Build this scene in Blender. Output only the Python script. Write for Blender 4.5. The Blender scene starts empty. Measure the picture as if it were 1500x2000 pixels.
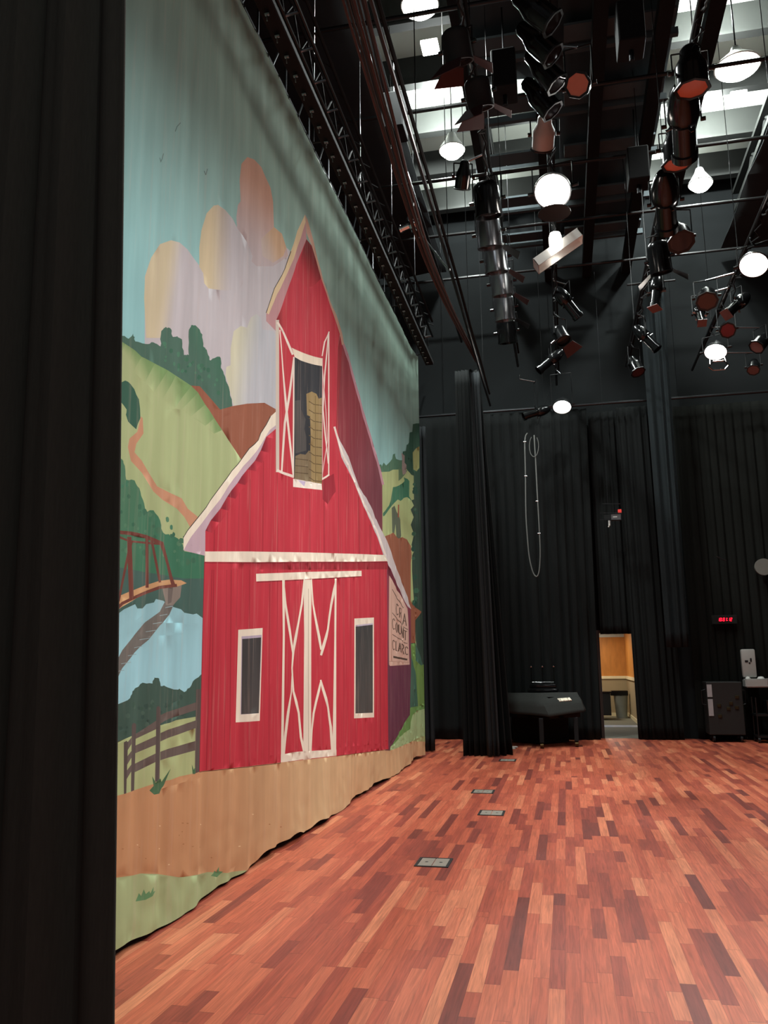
import bpy, bmesh, math, random
import numpy as np
from mathutils import Vector, Matrix, noise as mnoise
from mathutils.geometry import delaunay_2d_cdt
random.seed(7)
C = bpy.context.scene.collection
PI = math.pi
# ------------------------------------------------------------------ camera
F = 1610.0
up = np.array([-91, 8700, F]); up = up/np.linalg.norm(up)
yd = np.array([355, -294, F]); yd = yd-up*(yd@up); yd = yd/np.linalg.norm(yd)
xd = np.cross(up, yd)
if xd[0] < 0: xd = -xd
RW = np.array([xd, yd, up])                 # world <- (right, up, forward)
CAM = np.array([0, 0, 1.55])
cd = bpy.data.cameras.new('camera'); cam = bpy.data.objects.new('camera', cd); C.objects.link(cam)
cd.sensor_fit = 'HORIZONTAL'; cd.sensor_width = 36; cd.lens = 36*F/1500
m = Matrix.Identity(4)
for i in range(3):
    m[i][0] = RW[i, 0]; m[i][1] = RW[i, 1]; m[i][2] = -RW[i, 2]; m[i][3] = CAM[i]
cam.matrix_world = m
cd.clip_start = 0.05; cd.clip_end = 200
bpy.context.scene.camera = cam
# measuring helpers: where a spot seen in the photo lies on a known plane of the stage
def ray(px, py):
    d = np.array([px-750, 1000-py, F]); return RW@d
def onx(px, py, x):
    d = ray(px, py); return CAM+d*(x/d[0])
def ony(px, py, y):
    d = ray(px, py); return CAM+d*(y/d[1])
def onz(px, py, z):
    d = ray(px, py); return CAM+d*((z-CAM[2])/d[2])
# ------------------------------------------------------------------ world, exposure
w = bpy.data.worlds.new('world'); bpy.context.scene.world = w; w.use_nodes = True
w.node_tree.nodes['Background'].inputs[0].default_value = (0.75, 0.85, 0.9, 1)
w.node_tree.nodes['Background'].inputs[1].default_value = 0.09
vs = bpy.context.scene.view_settings
vs.view_transform = 'Standard'; vs.look = 'None'; vs.gamma = 1; vs.use_curve_mapping = False
vs.exposure = 0.0
# ------------------------------------------------------------------ lights that hang out of the frame, and an added curtain fill
def spot(name, loc, aim, power, size=120, blend=0.6, col=(1, 0.93, 0.86), rad=0.18):
    l = bpy.data.lights.new(name, 'SPOT'); l.energy = power; l.spot_size = math.radians(size)
    l.spot_blend = blend; l.color = col; l.shadow_soft_size = rad
    o = bpy.data.objects.new(name, l); C.objects.link(o); o.location = loc
    o.rotation_euler = (Vector(aim)-Vector(loc)).to_track_quat('-Z', 'Y').to_euler(); return o
def point(name, loc, power, col=(1, 1, 1), rad=0.15):
    l = bpy.data.lights.new(name, 'POINT'); l.energy = power; l.color = col; l.shadow_soft_size = rad
    o = bpy.data.objects.new(name, l); C.objects.link(o); o.location = loc; return o
WARM = (1, 0.97, 0.94); COOL = (0.93, 1.0, 0.97)
l = bpy.data.lights.new('curtain_fill_light', 'AREA'); l.energy = 60; l.size = 3; l.color = (1, .98, .93)  # unseen fill lamp added to brighten the near left curtain
o = bpy.data.objects.new('curtain_fill_light', l); C.objects.link(o); o.location = (1.5, -2.6, 6.5); o.rotation_euler = (Vector((-1.2, 1.9, 2))-Vector((1.5, -2.6, 6.5))).to_track_quat('-Z', 'Y').to_euler()
spot('stage_spot', (0.1, 3.2, 7.2), (0.1, 4.6, 0), 300, 115, 0.8, WARM)
spot('stage_spot', (2.85, 2.5, 7.2), (0.9, 4.2, 0), 520, 110, 0.8, WARM)
spot('stage_spot', (2.85, 7.0, 7.2), (0.4, 7.6, 0), 520, 115, 0.8, WARM)
spot('stage_spot', (4.6, 4.0, 7.2), (-2.4, 6.2, 0.9), 640, 62, 0.9, WARM)
spot('stage_spot', (4.6, 9.5, 7.2), (-2.4, 11.0, 1.3), 560, 58, 0.9, WARM)

# ------------------------------------------------------------------ helpers
def s2l(c):
    return tuple((x/255/12.92 if x/255 <= .04045 else ((x/255+.055)/1.055)**2.4) for x in c)
_m = {}
def mat(name, rgb, rough=0.6, metal=0.0, var=0.12, scale=8.0, emit=0, spec=0.5, bump=0.0, stretch=(1, 1, 1), coat=0):
    if name in _m: return _m[name]
    M = bpy.data.materials.new(name); M.use_nodes = True; nt = M.node_tree; N = nt.nodes; L = nt.links
    b = N['Principled BSDF']; col = s2l(rgb)
    tc = N.new('ShaderNodeTexCoord'); mp = N.new('ShaderNodeMapping'); mp.inputs['Scale'].default_value = stretch
    L.new(tc.outputs['Object'], mp.inputs[0])
    nz = N.new('ShaderNodeTexNoise'); nz.inputs['Scale'].default_value = scale; nz.inputs['Detail'].default_value = 4
    L.new(mp.outputs[0], nz.inputs['Vector'])
    mx = N.new('ShaderNodeMix'); mx.data_type = 'RGBA'
    mx.inputs[6].default_value = tuple(c*(1-var) for c in col)+(1,)
    mx.inputs[7].default_value = tuple(min(1, c*(1+var)) for c in col)+(1,)
    L.new(nz.outputs['Fac'], mx.inputs[0]); L.new(mx.outputs[2], b.inputs['Base Color'])
    b.inputs['Roughness'].default_value = rough; b.inputs['Metallic'].default_value = metal
    b.inputs['Specular IOR Level'].default_value = spec
    if coat: b.inputs['Coat Weight'].default_value = coat
    if emit:
        b.inputs['Emission Color'].default_value = col+(1,); b.inputs['Emission Strength'].default_value = emit
    if bump:
        bp = N.new('ShaderNodeBump'); bp.inputs['Strength'].default_value = bump; bp.inputs['Distance'].default_value = 0.01
        L.new(nz.outputs['Fac'], bp.inputs['Height']); L.new(bp.outputs[0], b.inputs['Normal'])
    _m[name] = M; return M

def obj(name, bm, m, parent=None, smooth=False):
    me = bpy.data.meshes.new(name)
    bmesh.ops.recalc_face_normals(bm, faces=bm.faces[:])
    bm.to_mesh(me); bm.free(); me.materials.append(m)
    if smooth:
        for p in me.polygons: p.use_smooth = True
        me.set_sharp_from_angle(angle=math.radians(38))
    o = bpy.data.objects.new(name, me); C.objects.link(o)
    if parent: o.parent = parent
    return o
def thing(name, label, cat, loc=(0, 0, 0), rot=(0, 0, 0), group=None):
    o = bpy.data.objects.new(name, None); C.objects.link(o); o.location = loc; o.rotation_euler = rot
    o.empty_display_size = 0.1
    o['label'] = label; o['category'] = cat
    if group: o['group'] = group
    return o
def tag(o, label, cat, group=None):
    o['label'] = label; o['category'] = cat
    if group: o['group'] = group
    return o
def struct(name, bm, m, smooth=False):
    o = obj(name, bm, m, None, smooth); o['kind'] = 'structure'; return o
def B(): return bmesh.new()
def box(bm, a, b, rot=None, bev=0):
    c = [(a[i]+b[i])/2 for i in range(3)]; s = [abs(b[i]-a[i]) for i in range(3)]
    M = Matrix.Translation(c)@(rot.to_4x4() if rot else Matrix.Identity(4))@Matrix.Diagonal((*s, 1))
    r = bmesh.ops.create_cube(bm, size=1, matrix=M)
    if bev:
        es = list({e for v in r['verts'] for e in v.link_edges})
        bmesh.ops.bevel(bm, geom=es, offset=bev, segments=2, affect='EDGES', profile=0.5)
    return bm
def bar(bm, p, q, r, r2=None, n=10):
    p = Vector(p); q = Vector(q); d = q-p; L = d.length
    if L < 1e-6: return bm
    M = Matrix.Translation((p+q)/2)@d.to_track_quat('Z', 'Y').to_matrix().to_4x4()
    bmesh.ops.create_cone(bm, cap_ends=True, segments=n, radius1=r, radius2=r if r2 is None else r2, depth=L, matrix=M)
    return bm
def tube(bm, pts, r, n=8):
    pts = [Vector(p) for p in pts]; rings = []
    prev = None
    for i, p in enumerate(pts):
        d = (pts[min(i+1, len(pts)-1)]-pts[max(i-1, 0)]).normalized()
        a = prev if prev is not None else (Vector((0, 0, 1)) if abs(d.z) < .9 else Vector((1, 0, 0)))
        a = (a-d*a.dot(d)).normalized(); b = d.cross(a); prev = a
        rings.append([bm.verts.new(p+(a*math.cos(t)+b*math.sin(t))*r) for t in [2*PI*k/n for k in range(n)]])
    for i in range(len(rings)-1):
        for k in range(n): bm.faces.new((rings[i][k], rings[i][(k+1) % n], rings[i+1][(k+1) % n], rings[i+1][k]))
    bm.faces.new(rings[0][::-1]); bm.faces.new(rings[-1]); return bm
def lathe(bm, prof, n=24, M=None):
    M = M or Matrix.Identity(4); rings = []
    for r, z in prof:
        if r < 1e-5: rings.append([bm.verts.new(M@Vector((0, 0, z)))])
        else: rings.append([bm.verts.new(M@Vector((r*math.cos(2*PI*k/n), r*math.sin(2*PI*k/n), z))) for k in range(n)])
    for i in range(len(rings)-1):
        a, b = rings[i], rings[i+1]
        for k in range(n):
            k2 = (k+1) % n
            if len(a) == 1 and len(b) == 1: continue
            if len(a) == 1: bm.faces.new((a[0], b[k], b[k2]))
            elif len(b) == 1: bm.faces.new((a[k], a[k2], b[0]))
            else: bm.faces.new((a[k], a[k2], b[k2], b[k]))
    return bm
def prism(bm, poly, z0, z1):
    a = [bm.verts.new((x, y, z0)) for x, y in poly]; b = [bm.verts.new((x, y, z1)) for x, y in poly]
    n = len(poly); bm.faces.new(a[::-1]); bm.faces.new(b)
    for i in range(n): bm.faces.new((a[i], a[(i+1) % n], b[(i+1) % n], b[i]))
    return bm
def dup(root, loc=None, rot=None, label=None, group=None):
    r = root.copy(); C.objects.link(r)
    if loc is not None: r.location = loc
    if rot is not None: r.rotation_euler = rot
    if label: r['label'] = label
    if group: r['group'] = group
    for ch in list(root.children):
        c = ch.copy(); C.objects.link(c); c.parent = r
        for g in ch.children:
            d = g.copy(); C.objects.link(d); d.parent = c
    return r

black_cloth = mat('black_velour', (21, 23, 23), 0.95, 0, 0.25, 30, spec=0.15, stretch=(6, 6, 0.6))
lit_leg_cloth = mat('lit_black_velour', (42, 45, 47), 0.95, 0, 0.2, 30, spec=0.15, stretch=(6, 6, 0.6))  # black velour in a lighter tone, light on curtain edges put in its colour
black_metal = mat('black_steel', (28, 29, 30), 0.35, 0.4, 0.2, 12)
matt_black = mat('matt_black', (24, 25, 26), .85, 0, .2, 12, spec=.25)
black_gloss = mat('black_enamel', (20, 21, 22), 0.16, 0.3, 0.15, 12)
alu = mat('aluminium', (150, 152, 154), 0.22, 1.0, 0.1, 20)
dull_alu = mat('dull_steel', (52, 53, 55), 0.38, 0.9, 0.1, 20)
chrome = mat('chrome', (225, 225, 225), 0.08, 1.0, 0.02, 20)
white_paint = mat('white_paint', (205, 205, 200), 0.5, 0, 0.05, 10)
gel_orange = mat('orange_gel', (205, 120, 96), 0.4, 0, 0.08, 10)
gel_pink = mat('pink_gel', (112, 76, 72), 0.4, 0, 0.08, 10)
gel_red = mat('red_gel', (120, 36, 42), 0.35, 0, 0.08, 10)
flap_red = mat('maroon_flap', (58, 24, 26), 0.5, 0.1, 0.15, 14)
glow_warm = mat('lit_lamp', (255, 243, 232), 0.5, 0, 0, 1, emit=55)
glow_cool = mat('lit_high_bay', (250, 255, 246), 0.5, 0, 0, 1, emit=22)

# ------------------------------------------------------------------ floor: random length hardwood strips
def floor_mat():
    M = bpy.data.materials.new('jatoba_strips'); M.use_nodes = True; nt = M.node_tree; N = nt.nodes; L = nt.links
    b = N['Principled BSDF']
    def math_(op, a, bb=None, c=None):
        n = N.new('ShaderNodeMath'); n.operation = op
        for i, v in enumerate((a, bb, c)):
            if v is None: continue
            if isinstance(v, (int, float)): n.inputs[i].default_value = v
            else: L.new(v, n.inputs[i])
        return n.outputs[0]
    tc = N.new('ShaderNodeTexCoord'); sp = N.new('ShaderNodeSeparateXYZ'); L.new(tc.outputs['Object'], sp.inputs[0])
    W = 0.078
    col = math_('FLOOR', math_('DIVIDE', sp.outputs[0], W))
    fr = math_('FRACT', math_('DIVIDE', sp.outputs[0], W))
    wn = N.new('ShaderNodeTexWhiteNoise'); wn.noise_dimensions = '1D'; L.new(col, wn.inputs['W'])
    yy = math_('ADD', math_('DIVIDE', sp.outputs[1], 0.74), math_('MULTIPLY', wn.outputs['Value'], 37.0))
    cell = math_('FLOOR', yy)
    # 1D jittered cells: boundary k sits at k + jitter(k)
    def jit(k):
        cb = N.new('ShaderNodeCombineXYZ'); L.new(col, cb.inputs[0]); L.new(k, cb.inputs[1])
        q = N.new('ShaderNodeTexWhiteNoise'); q.noise_dimensions = '2D'; L.new(cb.outputs[0], q.inputs['Vector'])
        return math_('ADD', k, math_('MULTIPLY', q.outputs['Value'], 0.93))
    b0 = jit(cell)
    less = math_('LESS_THAN', yy, b0)
    pid = math_('SUBTRACT', cell, less)
    lo = jit(pid); hi = jit(math_('ADD', pid, 1.0))
    dlo = math_('SUBTRACT', yy, lo); dhi = math_('SUBTRACT', hi, yy)
    end = math_('LESS_THAN', math_('MINIMUM', dlo, dhi), 0.0035)
    edge = math_('LESS_THAN', math_('MINIMUM', fr, math_('SUBTRACT', 1.0, fr)), 0.012)
    gap = math_('MAXIMUM', end, edge)
    cb = N.new('ShaderNodeCombineXYZ'); L.new(col, cb.inputs[0]); L.new(pid, cb.inputs[1]); cb.inputs[2].default_value = 3.3
    rn = N.new('ShaderNodeTexWhiteNoise'); rn.noise_dimensions = '3D'; L.new(cb.outputs[0], rn.inputs['Vector'])
    rp = N.new('ShaderNodeValToRGB'); L.new(rn.outputs['Value'], rp.inputs[0])
    e = rp.color_ramp.elements
    stops = [(0, (108, 50, 42)), (0.05, (130, 59, 47)), (0.15, (152, 70, 53)), (0.38, (168, 81, 58)), (0.64, (180, 91, 65)), (0.87, (190, 103, 74)), (1, (204, 127, 92))]
    e[0].position = 0; e[0].color = s2l(stops[0][1])+(1,); e[1].position = 1; e[1].color = s2l(stops[-1][1])+(1,)
    for p, c in stops[1:-1]:
        k = e.new(p); k.color = s2l(c)+(1,)
    # grain, stretched along each strip and shifted per strip
    off = N.new('ShaderNodeVectorMath'); off.operation = 'ADD'
    sc = N.new('ShaderNodeVectorMath'); sc.operation = 'MULTIPLY'; sc.inputs[1].default_value = (70, 3.2, 1)
    L.new(tc.outputs['Object'], sc.inputs[0]); L.new(sc.outputs[0], off.inputs[0])
    mul = N.new('ShaderNodeVectorMath'); mul.operation = 'SCALE'; L.new(rn.outputs['Color'], mul.inputs[0]); mul.inputs['Scale'].default_value = 40
    L.new(mul.outputs[0], off.inputs[1])
    g = N.new('ShaderNodeTexNoise'); g.inputs['Scale'].default_value = 1.0; g.inputs['Detail'].default_value = 5; g.inputs['Distortion'].default_value = 0.8
    L.new(off.outputs[0], g.inputs['Vector'])
    gr = N.new('ShaderNodeMapRange'); gr.inputs[1].default_value = 0.3; gr.inputs[2].default_value = 0.7; gr.inputs[3].default_value = 0.7; gr.inputs[4].default_value = 1.24
    L.new(g.outputs['Fac'], gr.inputs[0])
    vm = N.new('ShaderNodeVectorMath'); vm.operation = 'SCALE'; L.new(rp.outputs[0], vm.inputs[0]); L.new(gr.outputs[0], vm.inputs['Scale'])
    mx = N.new('ShaderNodeMix'); mx.data_type = 'RGBA'; L.new(math_('MULTIPLY', gap, 0.55), mx.inputs[0]); L.new(vm.outputs[0], mx.inputs[6]); mx.inputs[7].default_value = s2l((84, 38, 28))+(1,)
    L.new(mx.outputs[2], b.inputs['Base Color'])
    sn = N.new('ShaderNodeTexNoise'); sn.inputs['Scale'].default_value = 1.3; sn.inputs['Detail'].default_value = 4
    L.new(tc.outputs['Object'], sn.inputs['Vector'])
    mr = N.new('ShaderNodeMapRange'); mr.inputs[3].default_value = 0.34; mr.inputs[4].default_value = 0.50; L.new(sn.outputs['Fac'], mr.inputs[0])
    L.new(mr.outputs[0], b.inputs['Roughness'])
    bp = N.new('ShaderNodeBump'); bp.inputs['Strength'].default_value = 0.15; bp.inputs['Distance'].default_value = 0.001; bp.invert = True
    L.new(gap, bp.inputs['Height']); L.new(bp.outputs[0], b.inputs['Normal'])
    return M
bm = B(); box(bm, (-6.5, -3, -0.1), (9, 18.25, 0)); struct('floor', bm, floor_mat())

# ------------------------------------------------------------------ room shell
wall_m = mat('dark_wall', (20, 23, 24), 0.9, 0, 0.12, 3, spec=0.2)
blackwall = mat('black_wall', (27, 28, 27), 0.9, 0, 0.12, 3, spec=0.2)
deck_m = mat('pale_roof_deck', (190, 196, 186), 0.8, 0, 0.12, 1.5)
YB = 18.25
DX0, DX1, DZ = 0.72, 1.40, 2.16
bm = B()
box(bm, (-6.5, YB, 0), (DX0, YB+0.2, 12.6)); box(bm, (DX1, YB, 0), (9, YB+0.2, 12.6)); box(bm, (DX0, YB, DZ), (DX1, YB+0.2, 12.6))
struct('wall_back', bm, wall_m)
bm = B(); box(bm, (-6.7, -3, 0), (-6.5, YB, 12.6)); struct('wall_left', bm, blackwall)
bm = B(); box(bm, (9, -3, 0), (9.2, YB, 12.6)); struct('wall_right', bm, blackwall)
bm = B(); box(bm, (-6.5, -3, 12.6), (9, YB, 12.8)); struct('ceiling', bm, deck_m)
# doorway trim, and the hall behind it
bm = B(); box(bm, (DX0-0.06, YB-0.03, 0), (DX0, YB+0.2, DZ+0.06)); box(bm, (DX1, YB-0.03, 0), (DX1+0.06, YB+0.2, DZ+0.06)); box(bm, (DX0, YB-0.03, DZ), (DX1, YB+0.2, DZ+0.06))
struct('trim_1', bm, mat('door_casing', (60, 50, 46), 0.6))
HB = 25.6; HX0, HX1 = -0.8, 1.72
bm = B(); box(bm, (HX0, YB, -0.1), (HX1, HB, 0)); struct('floor_hall', bm, mat('grey_carpet', (112, 112, 100), 0.9, 0, 0.15, 40))
bm = B(); box(bm, (HX0, HB, 0), (HX1, HB+0.1, 1.1)); struct('wall_hall_lower', bm, mat('beige_wall', (165, 150, 120), 0.8, 0, 0.05, 4))
bm = B(); box(bm, (HX0, HB, 1.1), (HX1, HB+0.1, 2.5)); struct('wall_hall_upper', bm, mat('honey_wood', (196, 132, 62), 0.45, 0, 0.35, 3, stretch=(3, 3, 0.8)))
bm = B(); box(bm, (HX1, YB+0.2, 0), (HX1+0.1, HB, 1.1)); box(bm, (HX0-0.1, YB+0.2, 0), (HX0, HB, 1.1)); struct('wall_hall_side', bm, _m['beige_wall'])
bm = B(); box(bm, (HX1, YB+0.2, 1.1), (HX1+0.1, HB, 2.5)); box(bm, (HX0-0.1, YB+0.2, 1.1), (HX0, HB, 2.5)); struct('wall_hall_side_upper', bm, _m['honey_wood'])
bm = B(); box(bm, (HX0, YB+0.2, 2.5), (HX1, HB, 2.6)); struct('ceiling_hall', bm, white_paint)
bm = B(); box(bm, (HX0, HB-0.04, 1.07), (HX1, HB, 1.15)); box(bm, (HX1-0.04, YB+0.2, 1.07), (HX1, HB-0.04, 1.15)); struct('trim_2', bm, mat('cream_rail', (235, 225, 190), 0.5))
bm = B(); box(bm, (HX0, HB-0.03, 2.28), (HX1, HB, 2.42)); struct('trim_3', bm, mat('pale_crown', (200, 215, 220), 0.5))
bm = B(); box(bm, (HX0, HB-0.02, 0), (HX1, HB, 0.1)); box(bm, (HX1-0.02, YB+0.2, 0), (HX1, HB-0.02, 0.1)); struct('baseboard_hall', bm, _m['cream_rail'])
bm = B(); box(bm, (HX0, 21.3, 0), (HX1, 21.95, 0.004)); struct('trim_4', bm, mat('threshold_light_tint', (205, 220, 240), 0.25, 0.2))  # threshold strip, the bluish light on the hall floor put into its colour
l = bpy.data.lights.new('hall_light', 'AREA'); l.energy = 40; l.size = 0.5; l.size_y = 1.6; l.shape = 'RECTANGLE'; l.color = (1, 0.88, 0.68)
o = bpy.data.objects.new('hall_light', l); C.objects.link(o); o.location = (0.6, 24.0, 2.45)
l = bpy.data.lights.new('hall_light', 'AREA'); l.energy = 18; l.size = 0.5; l.color = (0.8, 0.9, 1)
o = bpy.data.objects.new('hall_light', l); C.objects.link(o); o.location = (0.5, 21.2, 2.45)

# ------------------------------------------------------------------ painted backdrop
X0 = -2.45
def P(px, py):
    q = onx(px, py, X0); return (float(q[1]), float(q[2]))
polys = []                                # painter's order: (points in (y, z), colour a, colour b, point a, point b)
def pt(c): q = s2l(c); return (q[0]*.98, min(1, q[1]*1.08), min(1, q[2]*1.16))
def paint(pts, a, b=None, pa=None, pb=None):
    polys.append(([P(*p) for p in pts], pt(a), pt(b) if b else None, P(*pa) if pa else None, P(*pb) if pb else None))
def crop(ox, oy, s):
    return lambda *pts: [(ox+x/s, oy+y/s) for x, y in pts]
def stroke(pts, wd, a, b=None, pa=None, pb=None):
    for i in range(len(pts)-1):
        (x0, y0), (x1, y1) = pts[i], pts[i+1]; d = math.hypot(x1-x0, y1-y0)
        if d < 1e-6: continue
        w0 = wd[i] if isinstance(wd, (list, tuple)) else wd; w1 = wd[i+1] if isinstance(wd, (list, tuple)) else wd
        nx, ny = -(y1-y0)/d/2, (x1-x0)/d/2; ex, ey = (x1-x0)/d*w0*.2, (y1-y0)/d*w1*.2
        paint([(x0+nx*w0-ex, y0+ny*w0-ey), (x0-nx*w0-ex, y0-ny*w0-ey), (x1-nx*w1+ex, y1-ny*w1+ey), (x1+nx*w1+ex, y1+ny*w1+ey)], a, b, pa, pb)
def rough_edge(pts, amp=2.2, n=5, seed=1):
    r = random.Random(seed); out = []
    for i in range(len(pts)-1):
        (x0, y0), (x1, y1) = pts[i], pts[i+1]
        for k in range(n):
            t = k/n; out.append((x0+(x1-x0)*t+r.uniform(-amp, amp)*(k > 0), y0+(y1-y0)*t+r.uniform(-amp, amp)*(k > 0)))
    out.append(pts[-1]); return out
def mottle(x0, x1, ytop, ybot, cols, n, sz, seed):
    r = random.Random(seed)
    for _ in range(n):
        x = r.uniform(x0, x1); t = (x-x0)/(x1-x0)
        y = r.uniform(ytop[0]+(ytop[1]-ytop[0])*t, ybot[0]+(ybot[1]-ybot[0])*t); q = sz*r.uniform(.5, 1.2)
        paint([(x+q*.8*math.cos(k*PI/3.5)*r.uniform(.7, 1.1), y+q*math.sin(k*PI/3.5)*r.uniform(.7, 1.2)) for k in range(7)], r.choice(cols))
c1 = crop(200, 0, 3); c2 = crop(200, 600, 3); c3 = crop(200, 1240, 3); c4 = crop(480, 400, 3.75); c5 = crop(480, 900, 3.75)
c6 = crop(700, 800, 6.665); c7 = crop(700, 1080, 4.545); c8 = crop(760, 1120, 10)
SKYT, SKYB = (140, 160, 142), (146, 188, 184)
CREAM, LAV = (196, 180, 148), (186, 174, 172)
TRIM, SOFF = (232, 214, 190), (190, 160, 165)
RED, REDD = (186, 42, 52), (150, 34, 42)
MAR = (116, 44, 52)
GRN, GRND = (72, 108, 84), (58, 92, 74)
# sky
polys.append(([(2, -1), (16, -1), (16, 9), (2, 9)], pt(SKYB), pt(SKYT), (5, 3.2), (5, 6.8)))
# clouds
body = [(282, 760), (283, 540)]+c1((285, 1510), (340, 1430), (400, 1408), (450, 1420), (500, 1460), (540, 1520), (572, 1560), (568, 1450), (580, 1350), (610, 1250), (650, 1205), (680, 1200), (720, 1230), (760, 1280), (790, 1340),
        (785, 1270), (795, 1200), (810, 1180), (805, 1050), (815, 960), (850, 920), (890, 935), (930, 980), (955, 1030), (985, 1100), (1000, 1180), (1005, 1330), (1050, 1370), (1080, 1450), (1110, 1480), (1130, 1560), (1120, 1700))+[(560, 800), (300, 800)]
paint(body, LAV)
paint(c1((790, 1340), (785, 1270), (795, 1200), (810, 1180), (805, 1050), (815, 960), (850, 920), (890, 935), (930, 980), (955, 1030), (985, 1100), (1000, 1180), (1005, 1330), (1050, 1370), (1080, 1450), (1090, 1500), (1000, 1560), (900, 1560), (830, 1480)), (196, 150, 126), (184, 164, 160), (480, 320), (490, 500))
paint(c1((930, 1400), (1005, 1330), (1050, 1370), (1080, 1450), (1060, 1500), (1000, 1540), (940, 1500)), (196, 158, 124), (190, 168, 155), (540, 470), (525, 520))
paint(c1((568, 1560), (568, 1450), (580, 1350), (610, 1250), (650, 1205), (680, 1200), (720, 1230), (760, 1280), (800, 1350), (850, 1420), (880, 1500), (860, 1600), (800, 1700), (700, 1700), (620, 1690), (580, 1640)), (200, 178, 142), LAV, (408, 460), (455, 520))
paint(c1((255, 1980), (245, 1750), (250, 1620), (285, 1510), (340, 1430), (400, 1408), (450, 1420), (500, 1460), (540, 1520), (590, 1600), (600, 1700), (560, 1980)), (200, 180, 146), LAV, (315, 560), (345, 600))
paint(c2((765, 560), (740, 470), (720, 400), (725, 350), (750, 340), (750, 240), (770, 140), (810, 110), (850, 120), (870, 60), (900, 40), (930, 60), (940, 130), (1000, 140), (1030, 180), (1030, 640), (800, 640)), (200, 190, 160), (180, 176, 176), (455, 660), (500, 740))
for q in (((425, 770), (435, 742), (455, 720)), ((343, 950), (352, 930), (360, 900)), ((345, 948), (338, 925)), ((605, 1025), (615, 990)), ((603, 1022), (597, 1002))):
    stroke(c1(*q), 1.3, (96, 116, 108))
# ridge trees, hill, brown hill
ridge = c2((0, 100), (80, 120), (100, 160), (150, 185), (180, 155), (195, 200), (250, 215), (300, 205), (340, 230), (345, 140), (370, 115), (400, 130), (410, 175), (440, 170), (470, 190), (480, 280), (505, 280), (505, 140), (520, 105), (550, 110), (585, 160), (590, 230), (610, 250), (625, 310), (650, 300), (690, 290), (695, 340), (710, 390), (740, 470), (760, 560), (765, 620))
paint(rough_edge(ridge, 1.4, 4, 3)+c2((700, 650), (520, 500), (0, 260)), (66, 106, 82), (76, 102, 86), (420, 640), (400, 760))
paint(c2((500, 458), (570, 463), (640, 540), (690, 600), (760, 580), (850, 565), (950, 560), (1020, 600), (1020, 660), (820, 905), (760, 810), (640, 720), (600, 660), (540, 580), (500, 500)), (146, 88, 66))
paint(c2((0, 140), (80, 180), (130, 215), (190, 250), (230, 290), (310, 330), (380, 370), (430, 400), (520, 460), (560, 500), (600, 570), (660, 650), (700, 720), (760, 810), (820, 900), (600, 1500), (0, 2000)), (166, 172, 122))
mottle(320, 430, (668, 735), (705, 770), [(60, 98, 76), (76, 116, 90), (66, 104, 80)], 30, 5, 5)
RG = [(80, 180), (130, 215), (190, 250), (230, 290), (310, 330), (380, 370), (430, 400), (520, 460), (560, 500), (600, 570), (660, 650), (700, 720)]
DP = [(-10, 20), (-14, 40), (-30, 70), (-45, 85), (-60, 110), (-75, 130), (-80, 140), (-95, 130), (-95, 100), (-80, 70), (-60, 45), (-40, 20)]
for a, b, da, db in zip(RG[:-1], RG[1:], DP[:-1], DP[1:]):
    mid = ((a[0]+b[0])/2, (a[1]+b[1])/2); inn = (mid[0]+(da[0]+db[0])/2, mid[1]+(da[1]+db[1])/2)
    paint(c2(a, b, (b[0]+db[0], b[1]+db[1]), (a[0]+da[0], a[1]+da[1])), (116, 142, 88), (166, 172, 122), c2(mid)[0], c2(inn)[0])
paint(c2((235, 650), (240, 740), (200, 800), (190, 850), (230, 900), (270, 960), (320, 1050), (400, 1090), (465, 1120), (500, 1180), (560, 1230), (515, 1290), (480, 1230), (440, 1180), (350, 1130), (300, 1080), (230, 970), (170, 900), (150, 820), (160, 770), (205, 730), (225, 640)), (190, 136, 104))
paint(c2((20, 400), (75, 405), (110, 430), (100, 450), (20, 450)), (190, 136, 104))
paint(rough_edge(c2((20, 460), (75, 460), (130, 430), (165, 450), (190, 480), (215, 540), (222, 650), (200, 715), (150, 670), (135, 630), (140, 600), (100, 550), (90, 510), (75, 480), (20, 470)), 1, 2, 5), GRND)
t3 = c2((0, 850), (60, 875), (110, 890), (130, 930), (140, 1010), (190, 1015), (215, 1060), (240, 1130), (260, 1200), (300, 1190), (335, 1250), (350, 1320), (400, 1340), (430, 1345), (470, 1390), (480, 1430), (610, 1460))
paint(rough_edge(t3, 1.6, 3, 9)+c2((610, 1900), (0, 1950)), (80, 116, 88), (64, 112, 84), (240, 900), (330, 1060))
mottle(222, 385, (915, 1065), (1080, 1110), [(72, 108, 82), (70, 116, 88), (84, 122, 92), (62, 102, 78)], 60, 6, 3)
paint(c2((0, 1530), (100, 1525), (300, 1560), (480, 1590), (610, 1590), (610, 1850), (0, 1850)), (72, 96, 86))
water = c2((0, 1860), (85, 1800), (130, 1770), (190, 1740), (205, 1765), (240, 1765), (260, 1740), (300, 1730), (310, 1710), (350, 1720), (380, 1740), (430, 1760), (460, 1770), (480, 1790), (530, 1800), (550, 1795), (600, 1835))
paint(water+[(398, 1340), (180, 1460)], (148, 186, 188), (160, 204, 208), (300, 1180), (300, 1340))
paint([(320, 1176), (343, 1176), (333, 1200), (310, 1222), (290, 1250), (262, 1275), (240, 1305), (218, 1347), (200, 1360), (200, 1330), (222, 1300), (240, 1270), (262, 1240), (285, 1215), (310, 1195)], (112, 106, 98))
for k in range(9):
    t = k/8; x = 334-t*96; y = 1185+t*125
    stroke([(x-12, y+2), (x+5, y-1)], 1.1, (150, 168, 166))
paint(c2((345, 1640), (465, 1615), (455, 1700), (420, 1745), (370, 1745), (355, 1690)), (136, 122, 110))
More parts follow.
